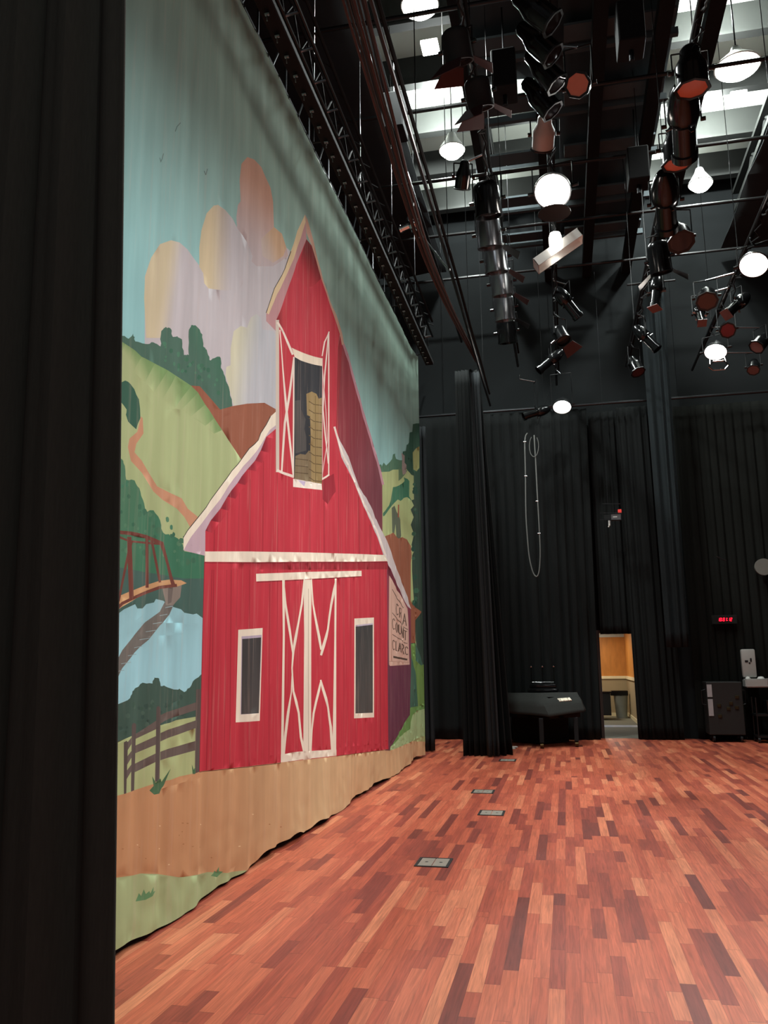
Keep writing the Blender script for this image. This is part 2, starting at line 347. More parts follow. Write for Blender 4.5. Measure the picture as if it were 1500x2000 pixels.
paint(c2((385, 1645), (420, 1640), (410, 1730), (385, 1740)), (110, 98, 90))
paint(c2((20, 1725), (200, 1650), (330, 1603), (400, 1596), (460, 1600), (495, 1617), (430, 1640), (330, 1645), (200, 1705), (20, 1815)), (196, 148, 104))
BR = (112, 64, 54)
stroke(c2((20, 1815), (60, 1785), (120, 1735), (200, 1695), (330, 1642), (435, 1630)), 6, BR)
stroke(c2((20, 1312), (55, 1315), (170, 1325), (260, 1345), (345, 1385)), 7, BR)
stroke(c2((60, 1335), (170, 1372), (340, 1388)), 4, BR)
for q, wd in ((((160, 1350), (170, 1700)), 8), (((265, 1360), (265, 1640)), 5.5), (((172, 1370), (95, 1720)), 5), (((290, 1370), (332, 1610)), 4.5), (((342, 1382), (422, 1632)), 7), (((60, 1320), (62, 1760)), 4)):
    stroke(c2(*q), wd, BR)
paint([(200, 1196), (230, 1196), (226, 1300), (218, 1316), (200, 1320)], (140, 132, 130))
# bushes, meadow and fence
bush = c3((0, 470), (50, 430), (110, 400), (160, 370), (175, 330), (200, 310), (240, 280), (290, 285), (300, 250), (325, 255), (335, 300), (370, 300), (420, 320), (450, 315), (480, 335), (510, 310), (540, 260), (590, 225))
paint(rough_edge(bush, 1.5, 3, 4)+c3((590, 480), (540, 495), (400, 530), (330, 545), (130, 620), (0, 680)), (70, 90, 78))
mottle(226, 386, (1385, 1345), (1440, 1395), [(62, 82, 72), (78, 98, 84), (66, 88, 74)], 36, 5, 4)
paint(c3((0, 665), (55, 640), (130, 610), (200, 580), (330, 530), (345, 528), (370, 522), (400, 515), (430, 500), (540, 480), (590, 470), (590, 830), (0, 1000)), (174, 180, 126))
FN = (106, 92, 84)
for q in (((335, 470), (545, 395), (545, 440), (400, 490), (335, 520)), ((195, 585), (312, 500), (312, 550), (195, 612)), ((335, 575), (545, 500), (545, 545), (335, 625)), ((195, 650), (312, 590), (312, 640), (195, 695)),
          ((335, 685), (545, 620), (545, 675), (335, 735)), ((195, 755), (312, 690), (312, 740), (195, 805)), ((135, 640), (170, 600), (170, 640), (135, 690)), ((135, 720), (170, 680), (170, 720), (135, 770)), ((135, 800), (170, 760), (170, 800), (135, 850))):
    paint(c3(*q), FN)
for q in (((545, 320), (578, 315), (562, 815), (535, 815)), ((310, 425), (322, 415), (335, 430), (331, 860), (300, 860)), ((172, 525), (190, 515), (203, 525), (190, 948), (168, 948)), ((125, 630), (140, 620), (147, 630), (135, 938), (122, 938))):
    paint(c3(*q), (92, 80, 74))
# dirt and near grass
dirt = c3((-60, 970), (55, 950), (130, 930), (180, 915), (300, 870), (400, 850), (450, 830), (540, 810), (570, 800))+[(483, 1480), (757, 1450), (762, 1464), (801, 1450), (840, 1430), (860, 1430), (860, 1900), (-300, 2600), (-300, 1560)]
paint(dirt, (194, 142, 100), (206, 168, 124), (300, 1600), (640, 1500))
ng = c3((-60, 1440), (60, 1425), (180, 1410), (220, 1398), (330, 1402), (440, 1420), (560, 1405), (620, 1390), (740, 1395), (830, 1380))
paint(ng+[(520, 1700), (480, 1800), (200, 2000), (-300, 2600), (-300, 1720)], (168, 178, 128))
rr = random.Random(5)
for k in range(34):
    x = rr.uniform(224, 640); y0 = 1565+(620-x)*0.05; y = rr.uniform(y0, y0+120+(620-x)*.1)
    if y > 1870-(x-220)*.66-30 or y > 1690: continue
    stroke([(x, y), (x+rr.uniform(1, 3), y+rr.uniform(-.6, .6))], 1.7, rr.choice([(168, 118, 78), (226, 190, 144), (176, 124, 84)]))
for q in (((193, 1562), (205, 1530), (210, 1512), (222, 1530), (235, 1490), (245, 1518), (262, 1500), (268, 1515), (285, 1475), (284, 1505), (298, 1498), (280, 1530), (245, 1552)),
          ((640, 1412), (655, 1398), (660, 1382), (672, 1390), (690, 1358), (693, 1385), (718, 1388), (700, 1405), (680, 1420), (660, 1416))):
    paint(c3(*q), (104, 146, 100))
paint(c3((270, 912), (292, 885), (285, 828), (305, 868), (318, 850), (340, 842), (350, 862), (402, 782), (368, 880), (345, 905), (330, 930), (295, 936)), (78, 108, 76))
paint(c3((520, 758), (530, 790), (540, 770), (538, 815), (524, 815)), (78, 108, 76))
# scenery right of the barn
paint(c6((270, 790), (300, 740), (900, 700), (950, 4300), (300, 4300), (200, 2000)), (170, 174, 118))
paint(rough_edge(c6((230, 740), (290, 712), (305, 742), (330, 690), (360, 728), (400, 690), (440, 640), (450, 582), (480, 570), (492, 640), (560, 660), (600, 640)), .8, 2, 8)+c6((600, 800), (520, 780), (450, 782), (400, 808), (230, 815)), (80, 112, 86))
paint(c6((520, 770), (640, 790), (600, 850), (560, 900), (520, 930)), (96, 116, 84))
rs = rough_edge(c6((575, 700), (578, 545), (620, 540), (630, 460), (655, 430), (665, 300), (700, 290), (705, 190), (760, 180)), .8, 2, 2)
paint(rs+c6((1000, 170), (1000, 4100), (745, 3000), (700, 2100), (700, 1900), (720, 1850), (690, 1760), (722, 1620), (680, 1500), (718, 1400), (680, 1300), (720, 1250), (690, 1180), (720, 1170), (716, 860), (690, 850), (640, 790)), (52, 84, 66), (54, 70, 58), (800, 860), (812, 1000))
mottle(806, 812, (900, 900), (1380, 1380), [(44, 74, 60), (62, 94, 72)], 24, 5, 8)
paint(c6((705, 560), (735, 500), (760, 480), (762, 760), (740, 805), (712, 780)), (150, 146, 92))
paint(c6((560, 560), (600, 600), (600, 690), (630, 720), (620, 830), (580, 850), (565, 760), (570, 650)), (150, 128, 118))
paint(rough_edge(c6((325, 1390), (322, 1350), (400, 1250), (430, 1120), (450, 1010), (500, 1000), (570, 960), (600, 930), (590, 880), (640, 900), (662, 930), (660, 1130), (700, 1190), (640, 1140), (590, 1150), (550, 1190), (510, 1170), (470, 1210), (400, 1300), (340, 1380)), .6, 2, 3), (66, 112, 84))
paint(c6((432, 1280), (470, 1250), (500, 1330), (545, 1430), (560, 1640), (540, 1690), (500, 1670), (485, 1490), (465, 1620), (440, 1600), (436, 1400)), (94, 100, 80))
stroke(c6((520, 1240), (518, 1400)), 2.2, (150, 80, 60))
paint([(752, 1047), (761, 1044), (768, 1040), (778, 1052), (786, 1049), (795, 1054), (802, 1066), (804, 1085), (802, 1100), (802, 1175), (806, 1181), (819, 1195), (811, 1212), (811, 1256), (803, 1258), (796, 1262), (760, 1200), (746, 1060)], (150, 90, 66))
paint([(796, 1256), (812, 1256), (824, 1310), (824, 1380), (800, 1400)], (70, 102, 84))
paint([(802, 1258), (811, 1256), (812, 1290), (819, 1300), (824, 1296), (824, 1376), (816, 1380), (813, 1320), (804, 1285)], (110, 140, 74))
paint(c7((470, 1370), (530, 1360), (600, 1330), (600, 1500), (400, 1650), (270, 1760), (250, 1700), (330, 1640), (400, 1500)), (108, 146, 80))
paint(c7((480, 1440), (520, 1400), (600, 1370), (600, 1620), (560, 1625), (460, 1682), (275, 1757), (290, 1720), (380, 1620), (460, 1560)), (164, 186, 132))
# barn side wall, roof, front
paint([(750, 1085), (763, 1108), (775, 1132), (789, 1165), (802, 1190), (803, 1300), (802, 1392), (784, 1423), (773, 1441), (760, 1466), (752, 1466)], (134, 62, 74), (104, 58, 72), (775, 1180), (780, 1330))
paint([(668, 668), (671, 672), (683, 709), (693, 747), (704, 787), (715, 827), (725, 859), (733, 888), (741, 912), (747, 945), (747, 1040), (735, 1020), (715, 985), (690, 930), (668, 880), (656, 845), (656, 680)], (138, 54, 60), (118, 62, 68), (690, 730), (735, 980))
for k in range(1): pass
stroke([(671, 672), (683, 709), (693, 747), (704, 787), (715, 827), (725, 859), (733, 888), (741, 914), (748, 946)], 4.2, (184, 132, 138))
soff = c2((1030, 700), (960, 760), (930, 840), (890, 900), (850, 950), (790, 1030), (730, 1110), (690, 1180), (640, 1250), (600, 1310))
front = [(599, 467), (608, 480), (619, 512), (627, 544), (637, 573), (651, 613), (664, 653), (660, 680), (660, 840), (667, 893), (677, 913), (691, 940), (701, 967), (715, 999), (728, 1028), (741, 1060), (749, 1084), (755, 1095), (756, 1300), (757, 1463),
         (700, 1472), (550, 1489), (483, 1497), (388, 1507), (394, 1240), (398, 1100)]+soff[::-1]+[(540, 624), (557, 581), (579, 515)]
paint(front, (186, 54, 64))
paint([(599, 467), (608, 480), (619, 512), (627, 544), (612, 560), (596, 560), (579, 540), (588, 500)], (120, 40, 42), (182, 54, 62), (600, 480), (600, 550))
paint([(540, 624), (556, 588), (562, 600), (560, 640), (548, 640)], (138, 38, 42), (184, 54, 60), (541, 620), (560, 630))
# board joints
for x0, ya, x1, yb in ((420, 1015, 412, 1504), (444, 985, 438, 1500), (468, 955, 462, 1225), (488, 935, 484, 1495), (515, 900, 513, 1105), (541, 925, 540, 1490), (573, 958, 572, 1112), (604, 962, 604, 1112), (633, 962, 633, 1112), (661, 900, 661, 1112), (680, 925, 681, 1112), (700, 970, 702, 1112), (722, 1025, 723, 1082), (737, 1060, 738, 1082),
                       (672, 1130, 672, 1472), (684, 1130, 684, 1474), (742, 1100, 743, 1464), (527, 1140, 525, 1490), (416, 1100, 405, 1504), (452, 1100, 448, 1500)):
    stroke([(x0, ya), (x1, yb)], 1.3, (160, 46, 54))
paint([(660, 680), (664, 655), (669, 668), (658, 840), (656, 840)], (150, 44, 50))
# eaves
for a, b in zip(soff[1:-1], soff[2:]):
    paint([a, b, (b[0]+16, b[1]+4), (a[0]+16, a[1]+4)], (132, 38, 48), (186, 54, 64), ((a[0]+b[0])/2, (a[1]+b[1])/2), ((a[0]+b[0])/2+14, (a[1]+b[1])/2+4))
paint([(399, 1098), (757, 1097), (757, 1112), (399, 1113)], (152, 42, 50), (186, 54, 64), (500, 1098), (500, 1112))
paint([(630, 938), (652, 925), (655, 960), (640, 985), (630, 975)], (150, 42, 52))
paint(c2((1030, 600), (985, 640), (960, 690), (930, 740), (915, 780), (860, 830), (820, 890), (760, 960), (700, 1040), (640, 1130), (570, 1220), (500, 1310), (475, 1350), (475, 1425), (600, 1457))+[(400, 1037)]+soff[::-1], SOFF)
paint(c2((1030, 600), (985, 640), (960, 690), (930, 740), (915, 780), (860, 830), (820, 890), (760, 960), (700, 1040), (640, 1130), (570, 1220), (500, 1310), (475, 1350), (475, 1425), (520, 1345), (580, 1265), (640, 1195), (690, 1125), (740, 1045), (800, 965), (860, 895), (900, 845), (935, 800), (950, 770), (980, 720), (1030, 680)), TRIM)
stroke(c2((985, 640), (960, 688), (930, 738), (915, 778), (860, 828), (820, 888), (760, 958), (700, 1038), (640, 1128), (570, 1218), (500, 1308), (473, 1350)), 1.4, (60, 56, 50))
strip = [(653, 832), (664, 861), (675, 880), (685, 904), (701, 951), (715, 972), (728, 996), (733, 1012), (747, 1039), (760, 1065), (768, 1092), (781, 1127), (789, 1148), (796, 1167), (803, 1190), (795, 1183), (787, 1167), (773, 1135), (763, 1111), (749, 1084), (741, 1060), (728, 1028), (715, 999), (701, 967), (691, 940), (677, 913), (667, 893), (659, 861)]
paint(strip, (200, 184, 178))
stroke([(653, 834), (661, 862), (670, 888), (680, 908), (694, 942), (704, 967), (718, 998), (731, 1026), (744, 1058), (752, 1082)], 3.2, (232, 212, 196))
paint([(757, 1102), (763, 1113), (775, 1140), (790, 1175), (795, 1190), (787, 1180), (776, 1160), (764, 1135), (757, 1120)], (104, 40, 52))
paint([(520, 611), (536, 563), (557, 525), (568, 491), (581, 451), (596, 419), (599, 467), (579, 515), (557, 581), (540, 624), (539, 647), (520, 627)], (184, 134, 132))
paint([(520, 611), (536, 563), (557, 525), (568, 491), (581, 451), (596, 419), (597, 434), (587, 466), (573, 506), (560, 538), (541, 575), (525, 614)], (214, 184, 142))
stroke([(520, 611), (536, 563), (557, 525), (568, 491)], 1.3, (60, 56, 50))
paint([(596, 419), (601, 429), (611, 467), (621, 507), (632, 549), (645, 587), (661, 627), (669, 653), (672, 672), (668, 674), (664, 653), (651, 613), (637, 573), (627, 544), (619, 512), (608, 480), (599, 455)], (196, 150, 128))
# band, loft, doors, windows
paint([(399, 1077), (480, 1077), (600, 1079), (700, 1082), (752, 1084), (757, 1096), (700, 1097), (600, 1097), (500, 1098), (399, 1097)], TRIM)
stroke([(399, 1099), (500, 1100), (600, 1099), (700, 1099), (757, 1098)], 1.2, (110, 40, 44))
paint([(539, 624), (555, 648), (568, 679), (575, 697), (575, 931), (539, 920)], (184, 54, 62))
CR = (228, 206, 188)
stroke([(541.5, 626), (541.5, 921)], 6, (204, 186, 168))
stroke([(542, 630), (555, 651), (562, 668), (571, 692)], 4, CR)
stroke([(574, 698), (573, 930)], 4.5, CR)
stroke([(541, 919), (573, 931)], 5, CR)
stroke([(546, 645), (553, 720), (560, 800), (565, 853), (572, 928)], [2, 3, 4, 3.5, 3], CR)
stroke([(573, 702), (565, 773), (557, 827), (551, 920)], [3, 4, 4, 4], CR)
paint([(629, 698), (634, 668), (643, 645), (643, 928), (629, 937)], (178, 52, 60))
stroke([(642.2, 650), (642.2, 928)], 2.6, CR)
stroke([(629.5, 700), (629.5, 934)], 2, (214, 176, 166))
stroke([(629, 695), (634, 668), (643, 648)], 2.4, CR)
stroke([(641, 655), (634, 733), (631, 800), (635, 850), (641, 905)], 2.4, CR)
stroke([(630, 720), (636, 800), (639, 860), (630, 925)], 1.5, (214, 176, 166))
stroke([(629, 936), (643, 927)], 3.2, CR)
paint([(575, 697), (629, 715), (629, 944), (574, 936)], (52, 51, 53))
HAY = (146, 120, 78)
paint(c4((445, 1385), (480, 1368), (520, 1385), (535, 1420), (557, 1412), (557, 2060), (462, 2040), (468, 1850), (472, 1700), (468, 1550), (450, 1540)), HAY)
paint(c4((365, 1840), (400, 1825), (440, 1830), (460, 1800), (475, 1810), (475, 2040), (355, 2010)), (122, 102, 76))
paint(c4((362, 1435), (400, 1430), (405, 1500), (440, 1570), (430, 1640), (445, 1700), (445, 1800), (365, 1820)), (78, 72, 68))
for y in range(1440, 2010, 62):
    stroke(c4((462, y), (500, y+22), (557, y+30)), 1.6, (96, 76, 48))
for y in range(1860, 2000, 50): stroke(c4((365, y), (455, y+10)), 1.4, (84, 68, 48))
stroke(c4((512, 1400), (514, 2040)), 1.3, (112, 90, 58))
paint([(569, 679), (587, 687), (608, 695), (629, 700), (629, 715), (608, 711), (587, 704), (575, 697)], (226, 204, 178))
paint([(572, 935), (590, 938), (628, 945), (629, 957), (600, 954), (572, 951)], (236, 218, 200))
paint(c5((380, 140), (440, 152), (430, 188)), (190, 170, 190))
DOORR = (190, 40, 52)
stroke([(504, 1128), (600, 1124), (703, 1120)], [15, 14, 10.5], TRIM)
stroke([(504, 1137), (600, 1132.5), (703, 1126.5)], 1.3, (110, 40, 44))
def post(a, b, c, d): paint([a, b, c, d], TRIM)
paint([(552.5, 1133), (557, 1133), (557, 1240), (554.5, 1473), (550, 1488), (553.5, 1240)], TRIM)
paint([(653, 1130), (656.5, 1130), (655.6, 1240), (655, 1475), (650, 1475), (652.5, 1240)], TRIM)
stroke([(555, 1140), (558, 1180), (565, 1233), (572.5, 1276)], [3, 3.5, 4, 4.5], TRIM)
stroke([(595, 1132), (590, 1180), (582, 1220), (573, 1271), (570, 1305), (573, 1350), (583, 1392), (588, 1440), (596, 1470)], [3, 4, 4, 5, 4, 4, 5, 5, 6], TRIM)
stroke([(570, 1320), (568, 1353), (562, 1390), (557, 1440), (555, 1474)], [3, 3, 4, 4, 3], TRIM)
stroke([(608, 1132), (612, 1180), (619, 1220), (627, 1268)], [3, 3.5, 4, 4.5], TRIM)
stroke([(655, 1135), (648, 1180), (640, 1230), (627, 1279)], [3, 4, 5, 5], TRIM)
stroke([(626.5, 1329), (613, 1393), (609, 1425), (606, 1467)], [3.5, 4, 4, 4], TRIM)
stroke([(626, 1329), (640, 1380), (647, 1420), (650, 1467)], [4, 5.5, 5, 3.5], TRIM)
paint([(593.5, 1132), (608, 1132), (607, 1240), (607, 1482), (593, 1484), (595, 1240)], TRIM)
stroke([(601.5, 1150), (600.5, 1480)], 0.9, (190, 172, 150))
paint([(550, 1474), (567, 1470), (583, 1468), (600, 1467), (648, 1464), (655.5, 1464), (655.5, 1476), (600, 1482), (550, 1489)], TRIM)
paint([(467, 1230), (513, 1226.5), (507.5, 1408), (462, 1411)], TRIM)
paint([(473, 1243), (511, 1240), (506, 1393), (471, 1395.5)], (178, 160, 172))
paint([(474, 1248), (510, 1245), (506, 1393), (472, 1395)], (66, 62, 60), (78, 72, 68), (480, 1250), (500, 1390))
paint([(692.5, 1208), (731, 1206), (731.5, 1401), (692.5, 1403)], TRIM)
paint([(694.5, 1221), (728, 1217), (728, 1392), (694.5, 1393.5)], (190, 174, 184))
paint([(694.5, 1224), (728, 1220), (728, 1392), (694.5, 1393.5)], (66, 64, 61), (80, 75, 70), (700, 1230), (720, 1390))
stroke([(388, 1508), (483, 1498), (550, 1490)], 1.2, (90, 50, 40)); stroke([(656, 1477), (757, 1464)], 1.2, (120, 70, 50))
stroke([(398, 1098), (394, 1240), (388, 1507)], 1.2, (120, 36, 44))
# sign painted on the side wall
paint(c8((10, 40), (20, 60), (60, 130), (160, 330), (270, 500), (352, 690), (375, 1000), (412, 1780), (30, 1806), (0, 1782)), (206, 166, 146))
stroke(c8((0, 1715), (405, 1740)), 0.8, (170, 128, 110)); stroke(c8((45, 150), (45, 1700)), 0.7, (180, 138, 118))
SG = (98, 76, 64)
for q in (((60, 310), (160, 490), (280, 672)), ((60, 770), (170, 900), (262, 1010)), ((275, 1045), (360, 1095)), ((60, 1190), (275, 1322)), ((285, 1350), (352, 1368))): stroke(c8(*q), 1.3, SG)
paint(c8((80, 1610), (355, 1665), (350, 1700), (80, 1650)), (84, 66, 56))
FONT = {'C': [[(1, .15), (.6, 0), (.2, .1), (0, .5), (.2, .9), (.6, 1), (1, .85)]], 'R': [[(0, 1), (0, 0), (.8, .05), (.9, .3), (.6, .5), (0, .5)], [(.4, .5), (1, 1)]],
        'A': [[(0, 1), (.5, 0), (1, 1)], [(.2, .65), (.8, .65)]], 'O': [[(.5, 0), (0, .3), (0, .7), (.5, 1), (1, .7), (1, .3), (.5, 0)]], 'U': [[(0, 0), (0, .8), (.5, 1), (1, .8), (1, 0)]],
        'N': [[(0, 1), (0, 0), (1, 1), (1, 0)]], 'T': [[(0, 0), (1, 0)], [(.5, 0), (.5, 1)]], 'L': [[(0, 0), (0, 1), (1, 1)]], 'K': [[(0, 0), (0, 1)], [(1, 0), (0, .55), (1, 1)]]}
def sign_letter(ch, x0, y0, x1, y1, sl):
    for st in FONT[ch]:
        stroke(c8(*[(x0+(x1-x0)*u, y0+(y1-y0)*v+sl*u) for u, v in st]), 1.5, SG)
for ch, x0, y0, x1, y1 in (('C', 135, 580, 180, 800), ('R', 200, 670, 245, 860), ('A', 270, 770, 335, 990), ('C', 62, 870, 108, 1080), ('O', 130, 940, 172, 1150), ('U', 188, 1000, 228, 1180), ('N', 245, 1050, 280, 1240), ('T', 292, 1110, 345, 1290),
                           ('C', 62, 1290, 105, 1480), ('L', 130, 1320, 165, 1500), ('A', 188, 1350, 225, 1520), ('R', 245, 1375, 290, 1555), ('C', 315, 1420, 360, 1575)):
    sign_letter(ch, x0, y0, x1, y1, (x1-x0)*.5)

def build_backdrop():
    Y0, Y1, ZT = 3.0, 14.30, 7.16
    # hem profile
    ys = np.arange(Y0, Y1+.001, .05)
    def hem(y):
        return 0.035+0.018*math.sin(y*1.9+.4)+0.012*math.sin(y*4.7)+0.03*math.exp(-((y-6.7)/.16)**2)+0.035*math.exp(-((y-7.45)/.14)**2)+0.03*math.exp(-((y-8.1)/.2)**2)
    bnd = [(y, hem(y)) for y in ys]
    top = [(y, ZT+0.012*math.sin(y*2.1)) for y in ys[::-1]]
    side = [(Y1+0.0*(z), z) for z in np.arange(.2, ZT-.05, .12)]
    side0 = [(Y0, z) for z in np.arange(ZT-.1, .15, -.12)]
    bnd_poly = bnd+side+top+side0
    verts, edges = [], []
    def addpoly(pts):
        s = len(verts); n = len(pts)
        for i in range(n):
            a = pts[i]; b = pts[(i+1) % n]; L = math.hypot(b[0]-a[0], b[1]-a[1]); k = max(1, int(L/.12))
            for j in range(k): verts.append((a[0]+(b[0]-a[0])*j/k, a[1]+(b[1]-a[1])*j/k))
        e = len(verts)
        for i in range(s, e): edges.append((i, i+1 if i+1 < e else s))
    addpoly(bnd_poly)
    lim = lambda p: (min(max(p[0], Y0-.5), Y1+.6), min(max(p[1], -.4), ZT+.5))
    cl = []
    for p in polys:
        cl.append([lim(q) for q in p[0]]); addpoly(cl[-1])
    r = random.Random(3); g = .085
    y = Y0+g/2
    while y < Y1:
        z = .06
        while z < ZT: verts.append((y+r.uniform(-.01, .01), z+r.uniform(-.01, .01))); z += g if z > .8 else g*.55
        y += g*.62
    V, E_, Fc, _, _, _ = delaunay_2d_cdt([Vector(v) for v in verts], edges, [], 0, 1e-5, False)
    V = np.array([(v.x, v.y) for v in V]); Fc = np.array(Fc)
    cen = V[Fc].mean(axis=1)
    def inside(poly, pts):
        x, yv = pts[:, 0], pts[:, 1]; res = np.zeros(len(pts), bool); n = len(poly)
        for i in range(n):
            x0, y0 = poly[i]; x1, y1 = poly[(i+1) % n]
            if y0 == y1: continue
            cnd = ((y0 > yv) != (y1 > yv)) & (x < (x1-x0)*(yv-y0)/(y1-y0)+x0)
            res ^= cnd
        return res
    keep = inside(bnd_poly, cen); Fc = Fc[keep]; cen = cen[keep]
    owner = np.zeros(len(Fc), int)
    for k, p in enumerate(cl):
        P_ = np.array(p); mn = P_.min(0); mx = P_.max(0)
        idx = np.where((cen[:, 0] >= mn[0]) & (cen[:, 0] <= mx[0]) & (cen[:, 1] >= mn[1]) & (cen[:, 1] <= mx[1]))[0]
        if len(idx): owner[idx[inside(p, cen[idx])]] = k
    used = np.unique(Fc); remap = -np.ones(len(V), int); remap[used] = np.arange(len(used))
    Fc = remap[Fc]; V = V[used]
    y, z = V[:, 0], V[:, 1]
    amp = np.where(z > 4, .0035, .0035+.0055*(1-np.clip(z, 0, 4)/4))
    wv = np.sin(2*PI*y/.31+.5*np.sin(y*1.3))*.6+np.sin(2*PI*y/.52+1.0+.35*z*.2)*.6+np.sin(2*PI*y/.19)*.25
    low = np.exp(-np.clip(z, 0, None)/.35)
    bul = low*(.045*np.exp(-((y-6.75)/.22)**2)+.05*np.exp(-((y-7.5)/.2)**2)+.04*np.exp(-((y-8.2)/.25)**2)+.012*np.sin(y*6.3)+.02*np.sin(y*1.7))
    puck = np.array([mnoise.noise(Vector((a*7, b*9, 0))) for a, b in zip(y, z)])*.012*np.exp(-np.clip(z, 0, None)/.3)
    edge = .05*np.clip((y-13.6)/.7, 0, 1)**2
    x = X0+amp*wv+bul+puck+edge
    co = np.stack([x, y, z], 1)
    me = bpy.data.meshes.new('painted_backdrop'); me.from_pydata(co.tolist(), [], Fc.tolist())
    ca = me.color_attributes.new('paint', 'FLOAT_COLOR', 'CORNER')
    cols = np.ones((len(Fc), 3, 4), np.float32)
    pv = V[Fc]
    for k, p in enumerate(polys):
        idx = np.where(owner == k)[0]
        if not len(idx): continue
        a = np.array(p[1])
        if p[2] is None: cols[idx, :, :3] = a
        else:
            b = np.array(p[2]); pa = np.array(p[3]); pb = np.array(p[4]); d = pb-pa
            t = np.clip(((pv[idx]-pa)@d)/(d@d), 0, 1); t = t*t*(3-2*t)
            cols[idx, :, :3] = a+(b-a)*t[..., None]
    ca.data.foreach_set('color', cols.reshape(-1))
    M = bpy.data.materials.new('painted_muslin'); M.use_nodes = True; nt = M.node_tree; N = nt.nodes; L = nt.links
    bs = N['Principled BSDF']; at = N.new('ShaderNodeVertexColor'); at.layer_name = 'paint'
    tc = N.new('ShaderNodeTexCoord')
    def nz(scale, st, lo, hi, det=3):
        mp = N.new('ShaderNodeMapping'); mp.inputs['Scale'].default_value = st; L.new(tc.outputs['Object'], mp.inputs[0])
        n = N.new('ShaderNodeTexNoise'); n.inputs['Scale'].default_value = scale; n.inputs['Detail'].default_value = det; L.new(mp.outputs[0], n.inputs['Vector'])
        r_ = N.new('ShaderNodeMapRange'); r_.inputs[1].default_value = .3; r_.inputs[2].default_value = .7; r_.inputs[3].default_value = lo; r_.inputs[4].default_value = hi
        L.new(n.outputs['Fac'], r_.inputs[0]); return r_.outputs[0]
    a1 = nz(9, (1, 1, .12), .93, 1.07); a2 = nz(2.2, (1, 1, .5), .94, 1.05)
    mm = N.new('ShaderNodeMath'); mm.operation = 'MULTIPLY'; L.new(a1, mm.inputs[0]); L.new(a2, mm.inputs[1])
    sc = N.new('ShaderNodeVectorMath'); sc.operation = 'SCALE'; L.new(at.outputs[0], sc.inputs[0]); L.new(mm.outputs[0], sc.inputs['Scale'])
    # worn, slightly chalky vertical rub marks
    w1 = nz(26, (1, 1, .05), -.22, .12, 5)
    mx = N.new('ShaderNodeMix'); mx.data_type = 'RGBA'; mx.clamp_factor = True; L.new(w1, mx.inputs[0]); L.new(sc.outputs[0], mx.inputs[6]); mx.inputs[7].default_value = s2l((205, 180, 165))+(1,)
    L.new(mx.outputs[2], bs.inputs['Base Color']); bs.inputs['Roughness'].default_value = .95; bs.inputs['Specular IOR Level'].default_value = .1
    me.materials.append(M)
    for p in me.polygons: p.use_smooth = True
    o = bpy.data.objects.new('painted_backdrop', me); C.objects.link(o)
    tag(o, 'tall painted cloth backdrop of a red barn, green hills and cloudy sky hanging along the stage', 'backdrop')
    bm = B(); bar(bm, (X0-.03, Y0, ZT+.0), (X0-.03, Y1, ZT+.0), .026); obj('batten', bm, black_metal, o)
    # a black jute webbing stitched along the top edge with tie cords
    for k in range(38):
        yy = Y0+.15+k*.3; bm = B(); tube(bm, [(X0-.02, yy, ZT-.02), (X0+.005, yy, ZT+.03), (X0-.03, yy, ZT+.06), (X0-.06, yy, ZT+.02)], .008, 5); obj('tie_cord', bm, black_cloth, o)
    print('backdrop tris', len(Fc))
build_backdrop()

# ------------------------------------------------------------------ drapes
def drape(name, label, pts_b, pts_t, z0, z1, n_folds, amp, m, cat='curtain', group=None, seed=0, flare=0.0, thick=.006, sag=None):
    """pts_b/pts_t: plan polylines ((x,y)...) at the bottom and at the top."""
    r = random.Random(seed); NU = n_folds*10; NZ = 26
    ph = [r.uniform(0, 6.28) for _ in range(4)]; fw = [r.uniform(.6, 1.3) for _ in range(n_folds+2)]
    cum = [0]
    for f in fw: cum.append(cum[-1]+f)
    def plan(pts, u):
        t = u*(len(pts)-1); i = min(int(t), len(pts)-2); f = t-i; a, b = Vector(pts[i]), Vector(pts[i+1])
        d = (b-a).normalized(); return a+(b-a)*f, Vector((d.y, -d.x))
    bm = B(); G = []
    for j in range(NZ+1):
        v = j/NZ; v = v**1.0; row = []
        for i in range(NU+1):
            u = i/NU
            pb, nb = plan(pts_b, u); pt, nt_ = plan(pts_t, u)
            s = u*n_folds; k = int(s); loc = cum[min(k, n_folds)]+(s-k)*fw[min(k, n_folds)]
            a = amp*(1+.35*(1-v))*(math.sin(loc*2*PI)*.8+.35*math.sin(loc*4*PI+ph[0]+v)+.25*math.sin(loc*1.1*PI+ph[1]))
            p = pb.lerp(pt, v)+(nb.lerp(nt_, v))*a
            zb = z0 if sag is None else z0+sag(u)
            row.append(bm.verts.new((p.x, p.y, zb+(z1-zb)*v)))
        G.append(row)
    for j in range(NZ):
        for i in range(NU): bm.faces.new((G[j][i], G[j][i+1], G[j+1][i+1], G[j+1][i]))
    o = obj(name, bm, m, None, True)
    md = o.modifiers.new('thickness', 'SOLIDIFY'); md.thickness = thick
    return tag(o, label, cat, group)
# near leg at the left: edge measured against the photo
e0 = ony(230, 1990, 1.9); e1 = ony(252, 0, 1.9)
ex = lambda z: e0[0]+(e1[0]-e0[0])*(z-e0[2])/(e1[2]-e0[2])
drape('stage_curtain', 'black pleated velour curtain filling the left edge, nearest to the viewer', [(-2.3, 1.75), (-1.9, 1.95), (ex(0), 1.9)], [(-2.3+.12, 1.75), (-1.9+.1, 1.95), (ex(7.4), 1.9)], 0.01, 7.4, 9, .035, mat('near_black_velour', (60, 61, 57), .95, 0, .2, 30, spec=.15, stretch=(6, 6, .6)), seed=4)
